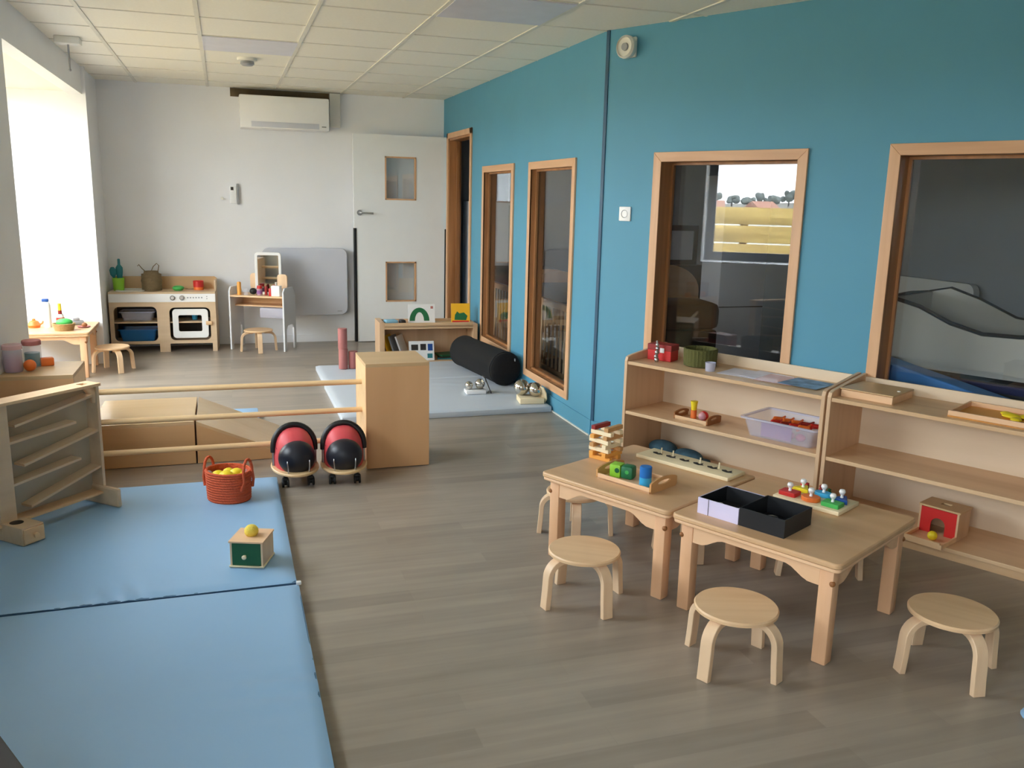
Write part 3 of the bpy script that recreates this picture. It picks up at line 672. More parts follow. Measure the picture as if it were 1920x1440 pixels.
# middle row of the left shelf
def handle_tray(name, lab, L, D, loc, rz, m1, m2, hh=.045):
    t = thing(name, lab, 'tray', loc, rz)
    MB().bx(-L/2, L/2, -D/2, D/2, 0, .006).build('tray_base', MAT[m1], t, smooth=False)
    for y in (-D/2, D/2-.008): MB().bx(-L/2, L/2, y, y+.008, 0, .022, .001).build('long_side', MAT[m1], t, smooth=False)
    outer = []; N = 28
    for i in range(N):
        a = 2*PI*i/N; c_, s_ = math.cos(a), math.sin(a)
        outer.append((D/2*max(-1, min(1, c_*1.15)), (hh+.0*s_)/2+hh/2*s_ if s_ > 0 else hh/2+hh/2*max(-1, s_*1.6)))
    inner = [(D*.24*math.cos(2*PI*i/N), hh*.62+hh*.16*math.sin(2*PI*i/N)) for i in range(N)]
    for x in (-L/2-.008, L/2): MB().ring(outer, inner, .008, Matrix.Translation((x, 0, 0)) @ YZ()).build('handle_end', MAT[m2], t)
    return t
handle_tray('wooden_tray', 'small wooden handled tray on the middle board of the left shelf', .19, .13, on(.925, .265, Z2), RW, 'shelf', 'brownw')
t = thing('stacking_vase', 'yellow and orange flared toy vase standing in the small shelf tray', 'toy', on(.90, .262, Z2+.0065))
MB().lathe([(0, 0), (.016, 0), (.0155, .045), (0, .045)]).build('lower_cone', MAT['orange'], t); MB().lathe([(0, .0455), (.014, .0455), (.017, .075), (.0195, .092), (0, .092)]).build('upper_cone', MAT['yellow'], t)
t = thing('striped_ball', 'pink and red ball lying in the small shelf tray', 'ball', on(.965, .268, Z2+.0065))
MB().ball((0, 0, .026), .0255).build('body', MAT['red'], t); MB().ball((-.009, -.004, .026), .0225).build('pink_half', MAT['pinkclear'], t)
def open_bin(name, lab, L, D, H, loc, rz, mat, rim, cat='bin'):
    t = thing(name, lab, cat, loc, rz); k = .86; rr = .02
    o0 = rrect(-L/2*k, L/2*k, -D/2*k, D/2*k, rr, 4); o1 = rrect(-L/2, L/2, -D/2, D/2, rr, 4)
    b = bmesh.new(); n = len(o0)
    def loop(p, z, e=0): return [b.verts.new((x*(1-e), y*(1-e), z)) for x, y in p]
    R0 = loop(o0, 0); R1 = loop(o1, H); R2 = loop(o1, H, .03); R3 = loop(o0, .004, .03)
    b.faces.new(R0[::-1]); b.faces.new(R3)
    for A, B in ((R0, R1), (R1, R2), (R2, R3)):
        for i in range(n): b.faces.new((A[i], A[(i+1) % n], B[(i+1) % n], B[i]))
    bmesh.ops.recalc_face_normals(b, faces=b.faces)
    MB().add(b).build('tub', MAT[mat], t)
    r_ = MB().ring(rrect(-L/2-.012, L/2+.012, -D/2-.012, D/2+.012, rr, 4), rrect(-L/2+.002, L/2-.002, -D/2+.002, D/2-.002, rr, 4), .008, Matrix.Translation((0, 0, H-.008))).build('rim', MAT[rim], t)
    return t
open_bin('clear_toy_bin', 'translucent plastic bin with orange and pink contents on the middle shelf board', .38, .27, .095, on(1.415, .20, Z2), RW, 'clear', 'milky')
one('purple_card', MB().bx(-.08, .08, -.002, .002, 0, .07), MAT['purple'], 'purple card leaning inside the translucent bin', 'card', on(1.39, .298, Z2+.006), RW, smooth=False)
random.seed(5)
for i in range(9):
    m = ['orange', 'red', 'orange', 'dred', 'orange', 'red', 'dred', 'orange', 'red'][i]
    mb = MB(); L = .05
    mb.tube([(-L, 0, 0), (-L*.4, .01, .008), (L*.3, -.008, .004), (L, .004, .012)], [.007, .013, .012, .005], 8)
    one('toy_animal', mb, MAT[m], ['leftmost', 'second from the left', 'third from the left', 'fourth from the left', 'middle', 'fourth from the right', 'third from the right', 'second from the right', 'rightmost'][i]+' of the small %s toys heaped in the translucent bin' % ('orange' if m == 'orange' else 'red'), 'toy',
        on(1.335+i*.024, .205+(.035 if i % 2 else -.035), Z2+.066), RW+1.35+random.uniform(-.15, .15), 'small toys heaped in the clear bin')
for i in range(4):
    one('toy_animal', MB().ball((0, 0, 0), .02, (1.3, 1, .9), 12), MAT['pink'], ['pink ball at the left side low in the translucent bin', 'pink ball low in the middle of the translucent bin', 'pink ball low right of the purple card', 'pink ball lowest at the right of the translucent bin'][i], 'toy', on(1.33+i*.055, .255, Z2+.025), RW, 'pink balls low in the clear bin')
# bottom rows
mb = MB(); mb.ball((-.08, 0, .045), .045, (2.0, 1.3, .95)); mb.ball((.08, .01, .035), .04, (2.2, 1.2, .85)); mb.bx(-.16, .2, -.05, .05, 0, .03, .01)
one('teal_cloth_bag', mb, plain('teal_print_fabric', (58, 92, 108), .85, var=.35, scale=22), 'dark teal patterned cloth bag on the bottom board of the left shelf', 'bag', on(.74, .17, Z1+.001), RW)
t = thing('object_permanence_box', 'small wooden box with a red arched front and a tray on the bottom shelf', 'toy box', on(2.16, .255, Z1), RW-R(4))
MB().bx(-.075, .075, -.16, .10, 0, .008, .001).build('tray_base', MAT['table_apron'], t, smooth=False)
mb = MB(); mb.bx(-.075, .075, -.168, -.16, 0, .026); mb.bx(-.083, -.075, -.168, -.02, 0, .02); mb.bx(.075, .083, -.168, -.02, 0, .02); mb.build('tray_rim', MAT['birch'], t, smooth=False)
mb = MB(); mb.bx(-.083, -.075, -.02, .10, 0, .12); mb.bx(.075, .083, -.02, .10, 0, .12); mb.bx(-.075, .075, .092, .10, 0, .12); mb.build('box_side', MAT['shelf_z'], t, smooth=False)
out = [(-.075, .008), (-.075, .118), (.075, .118), (.075, .008)]
arch = [(-.03, .008)]+[(-.03*math.cos(PI*i/10), .05+.03*math.sin(PI*i/10)) for i in range(11)]+[(.03, .008)]
MB().prism([(-.075, .008), (-.075, .118), (.075, .118), (.075, .008)]+arch[::-1], .006, Matrix.Translation((0, -.014, 0)) @ XZ).build('arched_front', MAT['red'], t, smooth=False)
sq = [(x, y) for x, y in rrect(-.088, .088, -.06, .068, .004, 5)]
hole = [(.024*math.cos(math.atan2(y, x)), .024*math.sin(math.atan2(y, x))+.01) for x, y in sq]
MB().ring(sq, hole, .008, Matrix.Translation((0, .04, .12))).build('lid', MAT['post_top'], t, smooth=False)
MB().cyl((0, .05, .117), (0, .05, .1185), .03).build('hole_shadow_disc', MAT['dark'], t, smooth=False)  # dark disc carries the shade seen through the lid hole
one('yellow_ball', MB().ball((0, 0, 0), .02), MAT['yellow'], 'small yellow ball in the tray of the red fronted box', 'ball', tuple(Vector(on(2.17, .36, Z1+.029))))

# ================================================================== things on the two play tables
TT = TH+.0005
def T(c, x, y, z=TT):        # local table coordinates -> world
    v = c+WD*x+WN*y; return (v.x, v.y, z)
def toT(c, px, py): v = Vector((px, py, 0))-Vector((c.x, c.y, 0)); return v.dot(WD), v.dot(WN)
# block tower
tc = Vector((1.505, 3.266, 0)); ta = RW
lv = [('amber', 0, 3), ('amber', 1, 2), ('cream', 0, 2), ('tan', 1, 2), ('cream', 0, 2), ('tan', 1, 2), ('amber', 0, 2), ('cream', 1, 2), ('dred', 0, 1), ('tan', 1, 1)]
names = ['bottom', 'second', 'third', 'fourth', 'fifth', 'sixth', 'seventh', 'eighth', 'ninth', 'top']
cols = dict(amber='orange', cream='cream', tan='tan', dred='dark red')
pl = {}
z = TT
lv = [('amber', 'amber', 0), ('amber', 'amber', 1), ('cream', 'tan', 0), ('tan', 'cream', 1), ('cream', 'cream', 0), ('amber', 'tan', 1), ('cream', 'cream', 0), ('dred', 'tan', 1)]
names = ['bottom layer', 'second layer', 'third layer', 'fourth layer', 'fifth layer', 'sixth layer', 'seventh layer', 'top layer']
for i, (a, b_, o) in enumerate(lv):
    hgt = .018
    for k, mname in enumerate((a, b_)):
        off = (-.034, .034)[k]
        dx, dy = (0, off) if o == 0 else (off, 0)
        jit = random.uniform(-.006, .006)
        p = tc+Vector((math.cos(ta), math.sin(ta), 0))*(dx+(jit if o == 0 else 0))+Vector((-math.sin(ta), math.cos(ta), 0))*(dy+(jit if o else 0))
        tilt = 0
        q = one('building_plank', MB().box((0, 0, hgt/2), (.108, .021, hgt), .0015), MAT[mname],
            '%s building plank in the %s of the block tower, %s side' % (cols[mname], names[i], ('left', 'right')[k] if o else ('front', 'back')[k]), 'building block',
            (p.x, p.y, z), ta+(PI/2 if o else 0)+random.uniform(-.06, .06), 'planks of the block tower', smooth=False)
    z += hgt+.0003
# wooden handled tray with green die and blue cylinder
tp = Vector((1.494, 2.945, 0))
handle_tray('wooden_tray', 'light wooden handled tray with the green block and blue cylinder on the table', .25, .17, (tp.x, tp.y, TT), RW, 'table_apron', 'tan', .052)
t = thing('green_block', 'chunky green six sided block with dark dots in the wooden tray', 'toy block', tuple(tp+WD*-.060+WN*-.012+Vector((0, 0, TT+.0068))), RW+R(15))
MB().box((-.022, 0, .026), (.045, .052, .052), .004).build('light_half', MAT['lime'], t); MB().box((.027, 0, .026), (.052, .054, .054), .012).build('dark_half', MAT['green'], t)
MB().lathe([(0, 0), (.010, 0), (0, .001)], m=ax).build('dot', MAT['dgreen'], t, loc=(-.012, -.0262, .03)); MB().lathe([(0, 0), (.008, 0), (0, .001)], m=ax).build('dot', MAT['lgreen'], t, loc=(.03, -.0272, .03))
t = thing('blue_cylinder', 'two tone blue cylinder standing in the wooden tray', 'toy block', tuple(tp+WD*.066+WN*-.030+Vector((0, 0, TT+.0068))))
MB().lathe([(0, 0), (.0235, 0), (.0235, .034), (0, .034)]).build('light_blue_half', MAT['cyan'], t); MB().lathe([(0, .0345), (.0235, .0345), (.0235, .074), (.0215, .0765), (0, .077)]).build('dark_blue_half', MAT['bluep'], t)
# long puzzle board
pb = Vector((1.803, 3.080, 0))
t = thing('puzzle_board', 'long cream wooden puzzle board with dark cut-outs at the back of the left table', 'puzzle', (pb.x, pb.y, TT), RW)
MB().bx(-.225, .225, -.066, .066, 0, .016, .003).build('board', MAT['cream'], t)
for i in range(6):
    x = -.165+i*.068
    pts = [(x-.026, .012), (x-.012, .022), (x+.004, .010), (x+.012, .030), (x+.02, .010), (x+.03, .004), (x+.01, -.008), (x-.016, -.002)]
    MB().prism(pts, .0006, Matrix.Translation((0, 0, .0161))).build('cutout', MAT['dark'], t, smooth=False)
for x in (-.15, -.09, .045, .135): MB().cyl((x, .016, .0165), (x, .016, .042), .0032, n=8).build('peg', MAT['cream'], t)
# lavender and black box
bc = Vector((1.712, 2.470, 0))
t = thing('open_card_box', 'open lavender card box with black inside holding small objects', 'box', tuple(bc+WD*-.083+Vector((0, 0, TT))), RW)
def open_box(t, L, D, H, mo, mi, nm='box_side'):
    for q in ((-L/2, L/2, -D/2, -D/2+.003), (-L/2, L/2, D/2-.003, D/2), (-L/2, -L/2+.003, -D/2+.003, D/2-.003), (L/2-.003, L/2, -D/2+.003, D/2-.003)): MB().bx(q[0], q[1], q[2], q[3], 0, H).build(nm, MAT[mo], t, smooth=False)
    MB().bx(-L/2+.003, L/2-.003, -D/2+.003, D/2-.003, 0, .003).build('box_bottom', MAT[mi], t, smooth=False)
    mb = MB(); e = .004
    for q in ((-L/2+.003, L/2-.003, -D/2+.003, -D/2+e), (-L/2+.003, L/2-.003, D/2-e, D/2-.003), (-L/2+.003, -L/2+e, -D/2+e, D/2-e), (L/2-e, L/2-.003, -D/2+e, D/2-e)): mb.bx(q[0], q[1], q[2], q[3], .003, H-.001)
    mb.build('lining', MAT[mi], t, smooth=False)
open_box(t, .162, .19, .058, 'lav', 'blackcard'); MB().bx(-.0385, -.0365, -.0958, -.0951, 0, .058).build('fold_line', MAT['dark'], t, smooth=False)
t = thing('open_card_box', 'open black card box standing in front of the lavender one', 'box', tuple(bc+WD*.085+Vector((0, 0, TT))), RW)
open_box(t, .168, .19, .064, 'blackcard', 'blackcard')
one('white_jar', MB().lathe([(0, 0), (.013, 0), (.013, .03), (.011, .034), (0, .034)]), MAT['white'], 'small white jar inside the lavender box', 'jar', tuple(bc+WD*-.105+WN*-.045+Vector((0, 0, TT+.0035))))
one('wire_ring', MB().tube([(.03*math.cos(a), .03*math.sin(a), .003) for a in [2*PI*i/20 for i in range(20)]], .0016, 6, True), MAT['steel'], 'thin metal ring lying in the lavender box', 'ring', tuple(bc+WD*-.04+WN*-.01+Vector((0, 0, TT+.0035))))
one('wire_ring', MB().tube([(.02*math.cos(a), .02*math.sin(a), .003) for a in [2*PI*i/20 for i in range(20)]], .002, 6, True), MAT['steel'], 'small metal ring at the back of the black box', 'ring', tuple(bc+WD*.05+WN*.045+Vector((0, 0, TT+.0035))))
one('glass_pebble', MB().ball((0, 0, .008), .018, (1.6, 1, .4)), MAT['greyp'], 'smooth grey pebble on the bottom of the black box', 'pebble', tuple(bc+WD*.12+WN*.0+Vector((0, 0, TT+.0035))), RW)
# knob puzzle
kc = Vector((2.040, 2.560, 0))
one('knob_puzzle_board', MB().bx(-.128, .128, -.085, .085, 0, .016, .003), MAT['cream'], 'cream wooden board under the coloured knob pieces on the right table', 'puzzle', (kc.x, kc.y, TT), RW)
pcs = [('red', -.083, -.040, 'square'), ('orange', .000, -.040, 'round'), ('lgreen', .083, -.040, 'square'), ('yellow', -.070, .038, 'triangle'), ('cyan', .012, .038, 'oval'), ('dblue', .085, .030, 'triangle')]
for m, x, y, shp in pcs:
    p = kc+WD*x+WN*y+Vector((0, 0, TT+.0165)); nm = dict(lgreen='green', cyan='light blue', dblue='dark blue').get(m, m)
    t = thing('knob_puzzle_piece', '%s %s puzzle piece with a white knob on the cream board' % (nm, shp), 'puzzle piece', tuple(p), RW, 'coloured knob puzzle pieces')
    if shp == 'square': pts = rrect(-.033, .033, -.026, .026, .003, 2)
    elif shp == 'round': pts = [(.035*math.cos(a), .030*math.sin(a)) for a in [2*PI*i/32 for i in range(32)]]
    elif shp == 'oval': pts = [(.034*math.cos(a), .022*math.sin(a)) for a in [2*PI*i/32 for i in range(32)]]
    else: pts = [(-.032, -.024), (.032, -.024), (.006, .030), (-.006, .030)]
    MB().prism(pts, .016).build('piece', MAT[m], t, smooth=False, bev=.002)
    MB().lathe([(0, .016), (.006, .016), (.0045, .026), (.009, .031), (.012, .038), (.009, .046), (0, .049)], n=16).build('knob', MAT['white'], t)
t = thing('toy_figure', 'tiny red toy behind the left end of the knob puzzle', 'toy', tuple(kc+WD*-.10+WN*.115+Vector((0, 0, TT))), RW)
MB().box((0, 0, .017), (.03, .02, .018), .004).build('body', MAT['red'], t); MB().cyl((-.012, 0, .0), (-.012, 0, .009), .005).cyl((.012, 0, 0), (.012, 0, .009), .005).build('wheels', MAT['dark'], t)
one('toy_figure', MB().lathe([(0, 0), (.009, 0), (.01, .014), (.006, .02), (.008, .028), (0, .034)]), MAT['dred'], 'tiny dark red peg figure behind the knob puzzle', 'toy', tuple(kc+WD*-.035+WN*.118+Vector((0, 0, TT))))
one('toy_figure', MB().lathe([(0, 0), (.009, 0), (.01, .012), (.006, .018), (.007, .024), (0, .028)]), MAT['dgreen'], 'tiny dark green peg figure behind the knob puzzle', 'toy', tuple(kc+WD*.0+WN*.112+Vector((0, 0, TT))))
one('blue_cushion', MB().ball((0, 0, .015), .05, (1.2, 1, .3)), MAT['mat_blue'], 'small pale blue pad on the floor at the lower right edge', 'pad', (2.172, 1.655, .0))

# ================================================================== rail barrier with two posts
def post(x0, x1, y0, y1, h, lab):
    t = thing('barrier_post', lab, 'post', ((x0+x1)/2, (y0+y1)/2, 0), 0, 'wooden box posts of the rail barrier'); a = (x1-x0)/2; b_ = (y1-y0)/2
    MB().bx(-a, a, -b_, -b_+.018, .004, h-.018, .001).build('front_panel', MAT['post'], t, smooth=False)
    MB().bx(-a, a, b_-.018, b_, .004, h-.018, .001).build('back_panel', MAT['post'], t, smooth=False)
    for x in (-a, a-.018): MB().bx(x, x+.018, -b_+.018, b_-.018, .004, h-.018, .001).build('side_panel', MAT['rod'], t, smooth=False)
    MB().bx(-a, a, -b_, b_, h-.018, h, .001).build('top_panel', MAT['post_top'], t, smooth=False)
post(.668, 1.008, 4.47, 4.84, .574, 'tall beech box post at the right end of the rails')
post(-1.028, -.712, 4.47, 4.84, .574, 'pale wooden box post against the left wall at the rails')
t = thing('rail_barrier', 'three round wooden rails between the two box posts', 'barrier', (-.02, 4.62, 0))
for z in (.135, .298, .452): MB().cyl((-.692, 0, z), (.688, 0, z), .0145, n=20).build('rail', MAT['rod'], t)
# soft play blocks behind the rails
t = thing('wooden_platform', 'low wooden platform box behind the rails on the left', 'platform', (-.452, 5.09, 0))
MB().bx(-.253, .253, -.30, .30, .003, .217, .002).build('body', MAT['block'], t, smooth=False); MB().bx(-.253, .253, -.30, .30, .217, .237, .002).build('top', MAT['blocktop'], t, smooth=False)
t = thing('wooden_ramp', 'low wooden ramp sloping down to the right behind the rails', 'ramp', (-.19, 5.39, 0))
MB().prism([(0, .003), (.46, .003), (.46, .02), (0, .220)], .60, XZ).build('body', MAT['block'], t, smooth=False); MB().prism([(0, .2205), (.46, .0205), (.46, .034), (0, .2355)], .60, XZ).build('top', MAT['blocktop'], t, smooth=False)
one('blue_floor_pad', MB().bx(-.1, .11, -.17, .17, 0, .03, .008), MAT['mat_blue'], 'small blue pad on the floor behind the wooden ramp', 'pad', (.05, 5.74, 0))

# ride-on ladybirds
def make_bug():
    t = thing('ride_on_toy', '', 'ride-on toy')
    el = lambda rx, ry, n=40: [(rx*math.cos(2*PI*i/n), ry*math.sin(2*PI*i/n)) for i in range(n)]
    MB().prism(el(.119, .185), .014, Matrix.Translation((0, 0, .066))).build('base_board', MAT['rod'], t, bev=.004)
    mb = MB(); b = bmesh.new(); bmesh.ops.create_uvsphere(b, u_segments=32, v_segments=16, radius=1)
    bmesh.ops.bisect_plane(b, geom=b.verts[:]+b.edges[:]+b.faces[:], plane_co=(0, 0, 0), plane_no=(0, 0, -1), clear_outer=True)
    
    for v in b.verts: v.co.x = math.copysign(abs(v.co.x)**.8, v.co.x)*(1+.10*v.co.z); v.co.z = abs(v.co.z)**.85
    bmesh.ops.scale(b, vec=(.100, .155, .190), verts=b.verts); bmesh.ops.holes_fill(b, edges=b.edges); mb.add(b, Matrix.Translation((0, .02, .081)))
    mb.build('body', MAT['bugred'], t)
    MB().ball((0, -.092, .142), .094, (.98, .74, .92), 28).build('head', MAT['bugblack'], t)
    for x, y, zz in ((.045, -.010, .235), (-.075, -.02, .175), (.082, .03, .17), (-.04, .08, .22), (.0, .12, .20)):
        nrm = Vector((x/.0100, (y-.02)/.0240, (zz-.081)/.0306)).normalized()
        kx = math.sqrt((x/.102)**2+((y-.02)/.155)**2+((zz-.081)/.185)**2); p = Vector((x/kx, .02+(y-.02)/kx, .081+(zz-.081)/kx))+nrm*.006
        MB().lathe([(0, .002), (.010, .0018), (.015, -.001)], n=14, m=nrm.to_track_quat('Z', 'Y').to_matrix().to_4x4()).build('spot', MAT['black'], t, loc=p)
    pts = [(-.104, .01, .15)]+[(-.104*math.cos(a), .01+.02*math.sin(a), .175+.108*math.sin(a)) for a in [PI*i/18 for i in range(0, 19)]]+[(.104, .01, .15)]
    MB().tube(pts, .0145, 12).build('handle_loop', MAT['black'], t)
    for x in (-.104, .104): MB().cyl((x, .01, .08), (x, .01, .152), .0075, n=12).build('handle_stem', MAT['steel'], t)
    for sx in (-1, 1):
        MB().tube([(sx*.05, -.150, .080), (sx*.052, -.156, .105), (sx*.054, -.150, .135), (sx*.052, -.135, .155)], .003, 6).ball((sx*.052, -.134, .157), .007, n=10).build('feeler', MAT['steel'], t)
        for y in (-.115, .12):
            c = MB().cyl((sx*.062-.006, y, .022), (sx*.062+.006, y, .022), .012, n=12).cyl((sx*.062, y, .03), (sx*.062, y, .066), .009, n=12).box((sx*.062, y, .042), (.03, .03, .016), .006).build('caster', MAT['black'], t)
            for k in (-.012, .012): MB().cyl((sx*.062+k-.005, y, .0225), (sx*.062+k+.005, y, .0225), .0225, n=20).build('wheel', MAT['black'], c, bev=.002)
    return t
bug = make_bug(); bug.location = (.291, 4.40, 0); bug.rotation_euler.z = R(3)
bug['label'] = 'ladybird ride-on toy on the left of the pair, partly beside the blue mat'; bug['group'] = 'ladybird ride-on toys by the rails'
dup(bug, (.537, 4.385, 0), R(-5), 'ladybird ride-on toy on the right of the pair, against the beech post', 'ladybird ride-on toys by the rails')

# ================================================================== blue mats with toys
def vinyl_mat(name, x0, x1, y0, y1, z0, h, mat, side, lab, grp=None, wr=()):
    t = thing(name, lab, 'mat', ((x0+x1)/2, (y0+y1)/2, z0), 0, grp); a = (x1-x0)/2; b_ = (y1-y0)/2
    mb = MB(); b = bmesh.new(); nx, ny = 60, 60
    bmesh.ops.create_grid(b, x_segments=nx, y_segments=ny, size=.5)
    for v in b.verts:
        v.co.x *= 2*a; v.co.y *= 2*b_
        e = min(a-abs(v.co.x), b_-abs(v.co.y)); 
        z = h-.004-.011*math.exp(-e/.012)+.0012*math.sin(v.co.x*5+1)*math.sin(v.co.y*4)
        for (cx, cy, sx, sy, fr, am, ang) in wr:
            dx, dy = v.co.x-cx, v.co.y-cy
            z += am*math.exp(-(dx/sx)**2-(dy/sy)**2)*math.sin((dx*math.cos(ang)+dy*math.sin(ang))*fr)
        v.co.z = z
    mb.add(b)
    mb.build('cover', MAT[mat], t)
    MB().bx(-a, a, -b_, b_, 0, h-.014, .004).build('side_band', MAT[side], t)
    return t
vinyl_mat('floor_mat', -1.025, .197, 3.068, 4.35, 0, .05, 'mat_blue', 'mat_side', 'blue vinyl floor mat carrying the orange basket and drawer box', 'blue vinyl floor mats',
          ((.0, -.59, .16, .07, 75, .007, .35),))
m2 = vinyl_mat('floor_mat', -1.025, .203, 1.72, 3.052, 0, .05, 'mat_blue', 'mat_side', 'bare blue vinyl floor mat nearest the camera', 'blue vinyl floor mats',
          ((.5, -.05, .12, .12, 60, .006, 1.45),))
MB().bx(-.006, .012, -.005, .012, .038, .05, .003).build('zip_end', MAT['white'], m2, loc=(.61, .655, 0))
MZ = .0475
def rope_basket(name, lab, loc, mat, rx, ry, h, taper=.88):
    t = thing(name, lab, 'basket', loc); prof = [(0, 0), (taper, 0)]
    n = 12
    for i in range(n):
        z0 = h*i/n; k = taper+(1-taper)*i/n
        prof += [(k, z0+.001), (k+.03, z0+h/n/2), (k+.0, z0+h/n-.001)]
    prof += [(.95, h), (.90, h-.002), (taper-.08, .006), (0, .006)]
    MB().lathe([(r*rx, z) for r, z in prof], sx=1, sy=ry/rx, n=40).build('body', MAT[mat], t)
    return t
bk_ = rope_basket('toy_basket', 'oval orange rope basket with yellow shapes on the blue mat', (-.032, 4.045, MZ), 'basket_o', .108, .092, .142, .93); bk_.rotation_euler.z = R(-38)
for sx, hh in ((-1, .05), (1, .065)):
    MB().tube([(sx*.100, -.03-.012, .06), (sx*.112, -.034, .10)]+[(sx*.108, -.032*math.cos(a), .135+hh*math.sin(a)) for a in [PI*i/10 for i in range(11)]]+[(sx*.112, .034, .10), (sx*.100, .042, .06)], .0065, 8).build('handle', MAT['basket_o'], bk_, loc=(0, 0, 0))
labs = ['front yellow ball heaped in the orange basket', 'left yellow star shape in the orange basket', 'right yellow ball in the orange basket', 'back yellow ball in the orange basket', 'lowest yellow ball in the orange basket']
for i, (x, y, z, r) in enumerate(((-.01, -.025, .117, .030), (-.045, .01, .112, .028), (.035, .005, .116, .030), (.0, .04, .112, .027), (0, .01, .062, .03))):
    mb = MB(); mb.ball((0, 0, 0), r, (1.1, 1, .8), 14)
    if i < 3:
        for k in range(5): a = 2*PI*k/5; mb.ball((math.cos(a)*r*.95, math.sin(a)*r*.85, 0), r*.38, n=8)
    one('yellow_play_shape', mb, MAT['yellow'], labs[i], 'toy', (-.032+x, 4.045+y, MZ+z), .3*i, 'yellow toys in the orange basket')
for i, (x, y) in enumerate(((-.083, .0), (.075, -.01))):
    one('clear_wrap', MB().ball((0, 0, 0), .018, (1, 1, 1.2), 8), MAT['clear'], ['crinkled clear bag at the left rim of the orange basket', 'crinkled clear bag at the right rim of the orange basket'][i], 'bag', (-.032+x, 4.045+y, MZ+.118))
# drawer box
t = thing('toy_drawer_box', 'small cream wooden box with a green drawer on the blue mat', 'toy box', (.048, 3.285, MZ+.0005), R(-20))
a_ = .062; b2 = .066; hh = .098
MB().bx(-a_-.004, a_+.004, -b2-.006, b2+.004, 0, .007, .002).build('bottom_board', MAT['cream'], t, smooth=False)
mb = MB(); mb.bx(-a_, -a_+.007, -b2, b2, .007, hh); mb.bx(a_-.007, a_, -b2, b2, .007, hh); mb.bx(-a_+.007, a_-.007, b2-.007, b2, .007, hh); mb.build('side_board', MAT['birch_z'], t, smooth=False)
sq = rrect(-a_-.004, a_+.004, -b2-.006, b2+.004, .003, 6); hole = [(.021*math.cos(math.atan2(y, x)), .021*math.sin(math.atan2(y, x))) for x, y in sq]
MB().ring(sq, hole, .006, Matrix.Translation((0, 0, hh))).build('lid', MAT['table_apron'], t, smooth=False)
dr = MB().bx(-a_+.0075, a_-.0075, -b2-.001, -b2+.006, .0075, hh-.001, .001).bx(-a_+.0075, a_-.0075, -b2+.006, b2-.01, .0075, .012).build('drawer', MAT['dgreen'], t, smooth=False)
MB().lathe([(0, 0), (.004, 0), (.004, .006), (.008, .010), (.009, .016), (.006, .020), (0, .021)], n=16, m=ax).build('knob', MAT['cream'], dr, loc=(-.004, -b2-.001, .046))
one('yellow_felt_ball', MB().ball((0, 0, 0), .0265, (1, 1, .95), 22), MAT['yball'], 'fuzzy yellow ball sitting in the hole of the green drawer box', 'ball', (.048, 3.285, MZ+.1215))
# marble run
t = thing('ball_run', 'tall wooden ball run with slanted tracks standing on the blue mat', 'toy', (-.61, 4.15, MZ), math.atan2(.30, .28))
# local +x points right/back along the panel, origin at its right end
L = .50; D = .075; z0 = .065; z1 = .545
MB().bx(-.014, 0, -D, 0, z0, z1, .002).build('right_upright', MAT['kwood'], t, smooth=False)
MB().bx(-L, -L+.07, -D, 0, .0, z1, .002).build('left_upright', MAT['kwood'], t, smooth=False)
MB().bx(-L+.07, -.014, -.006, 0, z0, z1).build('back_sheet', frosted('smoky_clear_sheet', (190, 180, 160), .72), t, smooth=False)
sq = rrect(-L-.01, .006, -D-.008, .008, .006, 6); cx, cy = -.055, -D/2
tp_ = MB(); tp_.bx(-L-.01, -.085, -D-.008, .008, z1, z1+.012)
sq = rrect(-.085, .006, -D-.008, .008, .003, 6); hole = [(cx+.024*math.cos(math.atan2(y-cy, x-cx)), cy+.024*math.sin(math.atan2(y-cy, x-cx))) for x, y in sq]
tp_.ring(sq, hole, .012, Matrix.Translation((0, 0, z1))); tp_.build('top_board', MAT['birch'], t, smooth=False)
MB().bx(-L-.01, .004, -D-.004, .004, z0-.010, z0, .001).build('lower_board', MAT['birch'], t, smooth=False)
for (xa, xb, za, zb) in ((-.40, -.03, .445, .500), (-.43, -.12, .380, .400), (-.375, -.014, .275, .340), (-.43, -.11, .205, .235), (-.36, -.014, .095, .175)):
    mb = MB(); mb.prism([(xa, za), (xb, zb), (xb, zb+.010), (xa, za+.010)], D-.012, Matrix.Translation((0, -.006, 0)) @ XZ); mb.build('track', MAT['kwood'], t, smooth=False)
MB().bx(-.02, .0, -.17, .06, 0, .09, .02).build('foot', MAT['kwood'], t, smooth=False)
MB().tube([(-.03, -D/2, z1-.002), (-.012, -D/2-.01, z1-.04), (-.006, -D/2-.012, z1-.075)], [.022, .02, .016], 12).build('chute', MAT['birch'], t)
f = MB().bx(-L+.0, -L+.095, -.195, -D, 0, .072, .002).build('catch_box', MAT['kwood'], t, smooth=False)
fr_ = MB().bx(-L+.004, -L+.091, -.202, -.195, .006, .066, .001).build('drawer_front', MAT['birch'], t, smooth=False)
MB().lathe([(0, 0), (.005, 0), (.005, .006), (.011, .010), (.011, .016), (0, .019)], n=14, m=ax).build('knob', MAT['birch'], fr_, loc=(-L+.048, -.202, .036))
MB().lathe([(0, 0), (.026, 0), (0, .0006)], n=24).build('hole', MAT['dark'], f, loc=(-L+.04, -.11, .0722))
# dark box corner at the lower left
t = thing('dark_wooden_box', 'dark brown wooden box cut off by the lower left corner', 'box', (-.583, 1.827, .0485), R(-62))
MB().bx(-.20, .20, -.14, .14, 0, .14, .004).build('body', MAT['mottlebrown'], t, smooth=False); MB().bx(-.205, .205, -.145, .145, .14, .152, .003).build('lid', MAT['dark'], t, smooth=False)

